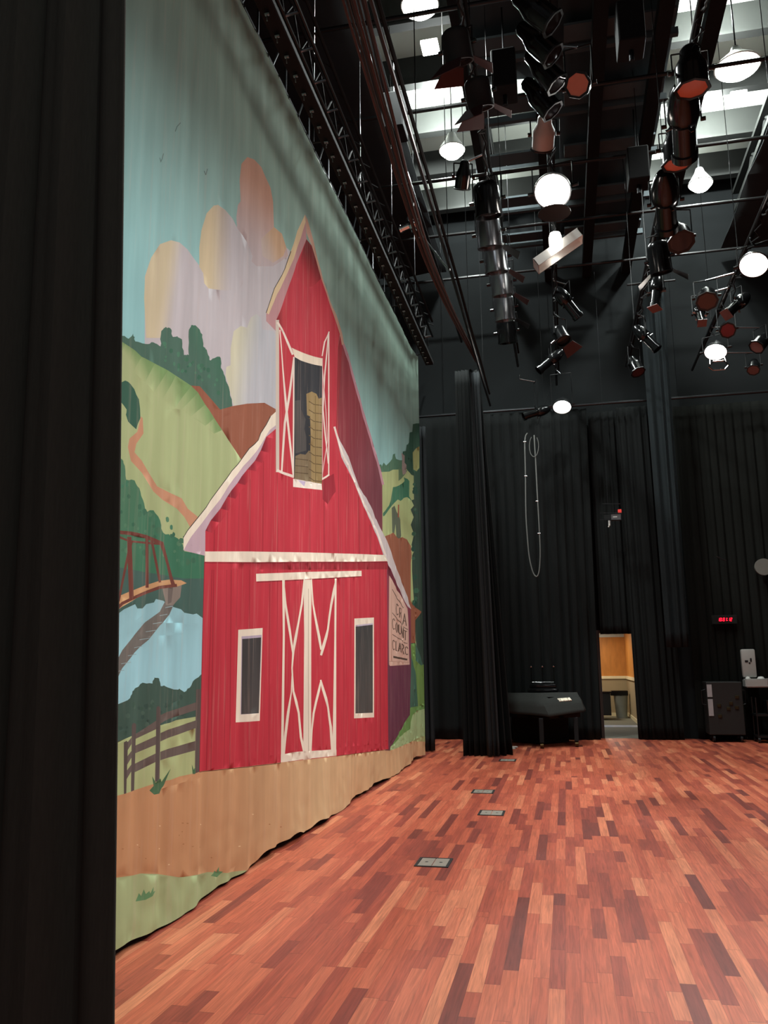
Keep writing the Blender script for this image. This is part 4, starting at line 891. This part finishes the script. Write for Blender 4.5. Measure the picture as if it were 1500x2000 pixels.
# rectangular floodlight whose tray catches light
p = Vector(at(1085, 485, 7.15)); t = thing('floodlight', 'open rectangular floodlight tray catching bright light below the largest lamp', 'floodlight', p)
Rf = Matrix.Rotation(math.radians(28), 4, 'Y')@Matrix.Rotation(math.radians(-25), 4, 'X')
bm = B()
for a, b in (((-.36, -.13, 0), (.36, .13, .01)), ((-.36, -.13, -.12), (.36, -.12, 0)), ((-.36, .12, -.12), (.36, .13, 0)), ((-.36, -.13, -.12), (-.35, .13, 0)), ((.35, -.13, -.12), (.36, .13, 0))): box(bm, a, b)
bm.transform(Matrix.Rotation(math.radians(-32), 4, 'Y')); obj('tray', bm, mat('bright_reflector', (235, 235, 230), .3, .5), t)
bm = B(); lathe(bm, [(0, -.12), (.075, -.12), (.085, -.05), (.085, .05), (.07, .1), (0, .1)], 20, Matrix.Translation((.0, -.18, .02))); obj('lamp', bm, mat('unlit_lamp_glow', (255, 250, 240), .5, 0, 0, 1, emit=6), t, True)  # unlit lamp, the light its fixture reflects set as a glow
bm = B(); bar(bm, (0, 0, 0), (.1-p.x, 0, .37), .012); tube(bm, [(.1-p.x, -.035, .36), (.1-p.x, -.045, .41), (.1-p.x, 0, .45), (.1-p.x, .045, .40)], .011, 6); obj('clamp', bm, alu, t)
# mid pipe: cluster of dark cans at the top of the picture
for i, (px, py, dx, lb) in enumerate(((1048, 22, .75, 'black par can at the top edge, nearest in the overhead cluster'), (1052, 84, .65, 'black par can second in the overhead cluster'), (1064, 138, .55, 'black par can third in the overhead cluster'), (1056, 192, .55, 'black par can farthest in the overhead cluster'))):
    p = at(px, py, 7.2); par_can(p, (dx, .1, -.75), lb, .38, None, .115, .42)
p = at(1132, 168, 7.0); par_can(p, (-.15, -.8, -.5), 'par can showing a dim orange filter beside the overhead cluster', .42, gel_orange, .11, .34)
p = at(1062, 262, 7.25); par_can(p, (-.1, .75, -.5), 'white bodied par can just behind the overhead cluster', .35, None, .12, .34, body=mat('pale_can', (170, 170, 166), .5, .1))
p = at(1108, 592, 7.1); ellipsoidal(p, (.5, .2, -.7), 'black profile spotlight between the floodlight and the maroon shuttered light', .42)
p = at(1095, 655, 7.1); fresnel(p, (.3, -.3, -.8), 'dark fresnel light with maroon doors toward the back of the middle pipe', .42, .13, .32)
p = at(1075, 705, 7.1); ellipsoidal(p, (-.6, -.1, -.5), 'long dark spotlight pointing left at the back of the middle pipe', .42, gel=None)
p = at(1050, 830, 6.6); ellipsoidal((p[0], p[1]-.6, p[2]+.1), (-.75, -.2, -.25), 'dark profile spotlight above the looped white strap', .5)
# pipe near the cables: shiny cylinders with maroon doors
brush = mat('brushed_can', (150, 152, 156), .24, .95, .06, 20)
for i, (px, py, sh, lb) in enumerate(((952, 392, False, 'dark fresnel light nearest in the row of cylinders beside the cables'), (955, 455, True, 'shiny cylindrical light with maroon doors, upper of the row'), (968, 505, True, 'shiny cylindrical light with maroon doors, middle of the row'), (980, 552, True, 'shiny cylindrical light with maroon doors, fourth along the row'), (985, 602, True, 'shiny cylindrical light with narrow maroon doors, fifth along the row'), (990, 648, False, 'dark cylinder light at the far end of the row'))):
    p = at(px, py, 7.05); fresnel(p, (.05, .25, -.95), lb, .45, .16, .42, brush if sh else black_gloss, flap_red if i in (2, 3) else black_metal, nf=1 if i in (1, 2, 3, 4) else 0)
for px, py, lb in ((893, 92, 'dark lamp with red doors beside the small white ceiling light'), (935, 185, 'dim red doored lamp between the two white ceiling lights')):
    p = at(px, py, 7.2); fresnel(p, (.1, .35, -.8), lb, .22, .13, .3, body=mat('matt_black_can', (22, 22, 23), .8), flaps=mat('dark_red_flap', (52, 20, 22), .7), nf=3)
p = at(905, 345, 7.2); par_can(p, (-.2, .6, -.7), 'small par can with salmon filter squares above the row of cylinders', .3, gel_pink, .09, .3)
p = at(800, 440, 7.4); t = ellipsoidal(p, (-.8, .1, -.2), 'short chrome fitting hooked beside the cable bundle', .3, .05, .3, body=chrome)
# orange filtered lights on the right-centre pipe
for px, py, lb, gl in ((1352, 168, 'large black par can with orange filter facing the viewer, upper of two', gel_orange), (1322, 316, 'large black par can with orange filter facing the viewer, lower of two', gel_orange)):
    p = Vector(at(px, py, 7.1)); a = Vector((.0, .04, -1)); par_can(p-a.normalized()*.16, a, lb, .5, gl, .155, .42)
for px, py, lb in ((1335, 240, 'long black spotlight between the two orange filtered lights'), (1300, 395, 'long black spotlight below the orange filtered lights')):
    p = at(px, py, 7.15); ellipsoidal(p, (.12, .85, -.35), lb, .42, .13, .9)
p = at(1325, 460, 7.1); par_can(p, (.1, -.5, -.85), 'round black can silhouetted against the white ceiling panels', .45, None, .16, .36)
p = at(1288, 505, 7.1); fresnel(p, (.1, .2, -.9), 'dark upright cylinder light below the silhouetted can', .5, .15, .45, flaps=black_metal)
p = at(1282, 570, 7.1); ellipsoidal(p, (-.15, -.2, -.9), 'thin dark spotlight ending in a small salmon square filter', .45, gel=gel_pink)
p = at(1262, 660, 7.1); ellipsoidal(p, (.5, -.1, -.7), 'black spotlight far along the orange light pipe', .45)
p = at(1240, 715, 7.1); par_can(p, (.25, -.3, -.8), 'dark par can with a dull maroon filter, farthest on its pipe', .45, mat('dull_maroon_gel', (70, 34, 34), .5), .13, .36)
# right pipe
p = at(1380, 580, 7.1); par_can(p, (-.1, -.6, -.8), 'dark par can with brown disc filter below the white panels', .4, mat('brown_gel', (84, 62, 54), .5), .15, .3)
p = at(1375, 600, 6.95); ellipsoidal((p[0]+.02, p[1]+.5, p[2]+.1), (0, -.5, -.8), 'small spotlight with dull pink square just under the brown disc', .4, .07, .5, gel=gel_pink)
p = at(1420, 643, 7.0); par_can(p, (-.1, -.85, -.5), 'small lamp with round red filter right above a glowing lamp', .4, gel_red, .12, .28)
p = at(1440, 595, 7.1); ellipsoidal(p, (-.5, -.3, -.5), 'dark spotlight with pink square filter left under the upper glowing lamp', .4, gel=gel_pink)
p = at(1486, 668, 7.1); par_can(p, (-.5, -.3, -.6), 'dark par can at the right edge beside the farther glowing lamp', .4, gel_pink, .13, .34)
p = at(1472, 715, 7.1); par_can(p, (-.2, -.5, -.7), 'dark par can at the right edge, lowest on the right pipe', .4, gel_pink, .11, .3)

# ------------------------------------------------------------------ hanging strap loop and box
t = thing('hanging_strap', 'long pale strap hanging in a narrow loop in front of the back curtain', 'strap', (0, 0, 0))
Ys = 16.9
def yp(px, py): q = ony(px, py, Ys); return Vector((q[0], q[1], q[2]))
loop = [yp(1030, 846), yp(1025, 860), yp(1026, 920), yp(1027, 1000), yp(1030, 1050), yp(1034, 1090), yp(1041, 1118), yp(1048, 1126), yp(1053, 1115), yp(1055, 1080), yp(1053, 1030), yp(1049, 960), yp(1046, 900), yp(1043, 850)]
out = []
for k in range(len(loop)-1):
    p0 = loop[max(k-1, 0)]; p1 = loop[k]; p2 = loop[k+1]; p3 = loop[min(k+2, len(loop)-1)]
    for j in range(5):
        u = j/5; out.append(.5*((2*p1)+(-p0+p2)*u+(2*p0-5*p1+4*p2-p3)*u*u+(-p0+3*p1-3*p2+p3)*u**3))
out.append(loop[-1]); bm = B(); tube(bm, out, .013, 6); obj('strap', bm, mat('pale_webbing', (96, 98, 95), .6), t, True)
bm = B(); tube(bm, [yp(1043+9*math.cos(a), 872+21*math.sin(a))-Vector((0, .03, 0)) for a in [k*PI/10-.9 for k in range(17)]], .009, 6); obj('coil', bm, mat('grey_webbing', (80, 82, 80), .6), t, True)
for px, py in ((1025, 863), (1027, 930), (1049, 979), (1053, 1042)):
    q = yp(px, py); bm = B(); bar(bm, q-Vector((.028, 0, 0)), q+Vector((.028, 0, 0)), .014, n=8); obj('buckle', bm, alu, t)
q = yp(1043, 850); bm = B(); bar(bm, q, (.08, 16.9, 7.53), .006, n=6); obj('tie_line', bm, black_cloth, t)
t = thing('hanging_control_box', 'small metal-framed control box with red tag hung on a wire before the back wall', 'control box', (0, 0, 0))
Yh = 17.2
def hp(px, py, dy=0): q = ony(px, py, Yh); return Vector((q[0], q[1]+dy, q[2]))
bm = B(); bar(bm, hp(1181, 868), hp(1187, 984), .006, n=6); q = hp(1181, 868); bar(bm, q, (q.x, q.y, 9.85), .004, n=6); obj('hanging_wire', bm, dull_alu, t)
bm = B()
for y0, x0, x1 in ((985, 1176, 1211), (1003, 1172, 1214), (1016, 1171, 1214)): bar(bm, hp(x0, y0, -.05), hp(x1, y0, -.05), .008, n=6)
for x0 in (1213,): bar(bm, hp(x0, 1003, -.05), hp(x0, 1016, -.05), .008, n=6)
obj('frame', bm, dull_alu, t)
a = hp(1194, 1016); b = hp(1213, 1004); bm = B(); box(bm, (a.x, Yh-.03, a.z), (b.x, Yh+.1, b.z)); bx = obj('casing', bm, mat('grey_casing', (88, 86, 88), .5, .3), t)
a = hp(1197, 1011); b = hp(1205, 1009); bm = B(); box(bm, (a.x, Yh-.038, a.z), (b.x, Yh-.03, b.z)); obj('name_plate', bm, white_paint, bx)
a = hp(1207, 1002); b = hp(1213.5, 995); bm = B(); box(bm, (a.x, Yh-.03, a.z), (b.x, Yh+.02, b.z), bev=.004); obj('tag', bm, mat('red_tag_glow', (210, 52, 44), .5, 0, .05, 4, emit=.25), t)  # tag brightened by a faint glow in its material
bm = B(); bar(bm, hp(1190, 1017), hp(1190, 1027), .02, n=8); bar(bm, hp(1190, 1027), hp(1188, 1029.5), .012, n=8); obj('plug', bm, white_paint, t)
bm = B(); box(bm, tuple(hp(1180, 1014)), (hp(1194, 1005).x, Yh+.08, hp(1194, 1005).z)); obj('bracket', bm, black_metal, t)

# ------------------------------------------------------------------ roof structure above the grid
ZD = 12.6
steel = mat('dark_girder', (40, 42, 40), .7, .1, .15, 4)
for i in range(10):
    y = 4.6+i*1.45
    bm = B(); box(bm, (-6.4, y-.09, ZD-.62), (8.9, y+.09, ZD-.57)); box(bm, (-6.4, y-.012, ZD-.57), (8.9, y+.012, ZD)); struct('trim_%d' % (10+i), bm, steel)
for i, x in enumerate((-3.4, -1.05, .25, 1.9, 4.3)):
    bm = B(); box(bm, (x-.12, 3, ZD-1.15), (x+.12, YB, ZD-1.05)); box(bm, (x-.12, 3, ZD-.72), (x+.12, YB, ZD-.63))
    k = 0
    while 3+k*1.2 < YB-1.2:
        bar(bm, (x, 3+k*1.2, ZD-1.1), (x, 3.6+k*1.2, ZD-.68), .035, n=6); bar(bm, (x, 3.6+k*1.2, ZD-.68), (x, 4.2+k*1.2, ZD-1.1), .035, n=6); k += 1
    struct('trim_%d' % (30+i), bm, steel)
# black grid floor of pipes
for i in range(7):
    bm = B(); y = 5.5+i*1.9; bar(bm, (-4.5, 0, 0), (6.5, 0, 0), .03); o = obj('grid_pipe', bm, black_metal); o.location = (0, y, 9.9-.0*i)
    tag(o, 'black cross pipe of the rigging grid under the roof', 'pipe', 'black grid cross pipes under the roof')
for i, (px, wd) in enumerate(((1168, .2), (1052, .16), (1285, .2), (1375, .22), (905, .16))):
    q = onz(px, 120, 10.3); bm = B(); box(bm, (q[0]-wd/2, 4, 10.25), (q[0]+wd/2, YB, 10.45)); struct('trim_%d' % (70+i), bm, matt_black)
rs_ = random.Random(11)
for (x, z), y0, n, lb in (((-.66, 7.5), 5.2, 9, 'row of black cable loops under the pipe of cylinder lights'), ((.10, 7.55), 5.4, 10, 'row of black cable loops under the middle lighting pipe'), ((1.52, 7.6), 5.6, 10, 'row of black cable loops under the orange filtered lights pipe'), ((2.86, 7.5), 7.4, 8, 'row of black cable loops under the right lighting pipe')):
    t = thing('cable_loops', lb, 'cables', (x, 0, z))
    y = y0
    for k in range(n):
        L_ = rs_.uniform(.5, 1.1); sg = rs_.uniform(.1, .34); bm = B()
        tube(bm, [(.03+.04*math.sin(u*3+k), y+L_*u/8, -sg*math.sin(PI*u/8)) for u in range(9)], .011, 6); obj('cable', bm, matt_black, t, True); y += L_
for i, (px, py, L_, lb) in enumerate(((770, 230, .9, 'black chain hoist box hanging near the lit left ceiling panels'), (985, 150, .7, 'black square box hanging left of the overhead cluster'), (1245, 330, .6, 'small black dimmer box hanging in the middle right of the rig'), (1230, 60, .8, 'black box hanging near the top edge right of the cluster'))):
    p = at(px, py, 9.2); t = thing('hoist_box', lb, 'hoist', p); bm = B(); box(bm, (-.16, -.2, -.28), (.16, .2, .28), bev=.02); obj('housing', bm, matt_black, t)
    bm = B(); bar(bm, (0, 0, .28), (0, 0, 1.05), .012, n=6); obj('chain', bm, dull_alu, t)
    bm = B(); bar(bm, (0, 0, -.28), (0, 0, -.42), .03, n=8); obj('hook', bm, dull_alu, t)
# dark sheets added to darken the pale roof deck where it lies dim
for i, (x0, x1, y0, y1, z, lb) in enumerate(((-6, -2.3, 5, 18, 10.6, 'added sheet dimming the roof deck high above the backdrop at the left'), (.35, 2.05, 4, 17.4, 10.9, 'added sheet dimming the roof deck over the middle of the stage between the lit panels'), (3.75, 8.5, 4, 18, 10.4, 'added dark sheet at the right edge of the roof'), (-1.2, .5, 4, 12.2, 10.9, 'added sheet dimming the roof deck over the near stage left of the middle'), (-2.4, -1.25, 3, 9.3, 11.0, 'added sheet dimming the roof deck behind the largest white ceiling lamp'), (2.1, 3.7, 3, 10.4, 11.0, 'added sheet dimming the roof deck above the top right corner'))):
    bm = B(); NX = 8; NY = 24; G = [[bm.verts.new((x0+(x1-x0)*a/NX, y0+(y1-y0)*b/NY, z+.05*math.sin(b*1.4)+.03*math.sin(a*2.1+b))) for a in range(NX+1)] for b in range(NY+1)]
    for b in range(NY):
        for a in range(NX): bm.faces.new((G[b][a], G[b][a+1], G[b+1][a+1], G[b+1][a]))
    o = obj('deck_dimming_sheet', bm, mat('dimming_sheet_dark', (34, 40, 43), .9, 0, .3, 1.5), None, True); md = o.modifiers.new('t', 'SOLIDIFY'); md.thickness = .01
    tag(o, lb, 'dimming sheet')
for i in range(9):
    y = 5.0+i*1.45; bm = B(); box(bm, (-1.15, y, 10.62), (.12, y+.34, 10.66)); box(bm, (.42, y, 10.62), (1.98, y+.34, 10.66)); box(bm, (-1.2, y+.42, 10.55), (2.05, y+.5, 10.66)); struct('trim_%d' % (50+i), bm, mat('dim_deck_grey', (66, 76, 80), .8, 0, .3, 2))  # added grey strips, coloured like dimly lit roof deck
# white ceiling lamps
def high_bay(px, py, z, r, label, power, deep=.3):
    p = Vector(at(px, py, z)); t = thing('high_bay_light', label, 'ceiling light', p)
    bm = B(); lathe(bm, [(0, deep), (.07, deep), (.1, deep*.7), (r*.9, 0.02), (r, -.02), (r*.95, -.03), (0, .05)], 24); obj('shade', bm, fm, t, True)
    bm = B(); lathe(bm, [(0, -.16), (r*.55, -.14), (r*.9, -.05), (r*.93, -.02), (0, .0)], 24); obj('lamp', bm, glow_cool, t, True)
    bm = B(); bar(bm, (0, 0, deep), (0, 0, ZD-z-.6), .012); obj('stem', bm, black_metal, t)
    l = bpy.data.lights.new('high_bay_beam', 'SPOT'); l.energy = power; l.color = COOL; l.spot_size = math.radians(150); l.spot_blend = .5; l.shadow_soft_size = r
    o = bpy.data.objects.new('high_bay_beam', l); C.objects.link(o); o.parent = t; o.location = (0, 0, -.2)
    return t
high_bay(820, 8, 10.6, .27, 'large glowing white ceiling lamp cut by the top edge of the picture', 1250)
high_bay(883, 291, 10.6, .24, 'glowing white ceiling lamp in the middle above the row of cylinders', 1250)
high_bay(1440, 128, 10.4, .34, 'very bright glowing ceiling lamp at the upper right corner', 300)
high_bay(1368, 357, 10.8, .24, 'glowing ceiling lamp among the white panels at the right', 200)
for px, py, w_, lb in ((840, 92, .13, 'small rectangular white ceiling light below the largest ceiling lamp'), (1440, 190, .13, 'small flat white light strip below the very bright corner lamp')):
    p = at(px, py, 10.9); bm = B(); box(bm, (-w_, -.14, -.03), (w_, .14, .03), bev=.01); o = obj('ceiling_panel_light', bm, glow_cool); o.location = p; tag(o, lb, 'ceiling light')
# lamps shining up onto the pale roof deck
point('roof_uplight', (-1.7, 13.9, 11.8), 900, COOL, .1)
point('roof_uplight', (3.1, 15.2, 11.9), 800, COOL, .1)
point('roof_uplight', (2.9, 12.6, 11.8), 500, COOL, .1)
point('roof_uplight', (-1.7, 17.0, 12.0), 120, COOL, .1)
point('roof_uplight', (2.4, 17.2, 12.0), 110, COOL, .1)
point('roof_uplight', (-.2, 15.0, 11.6), 30, COOL, .1)
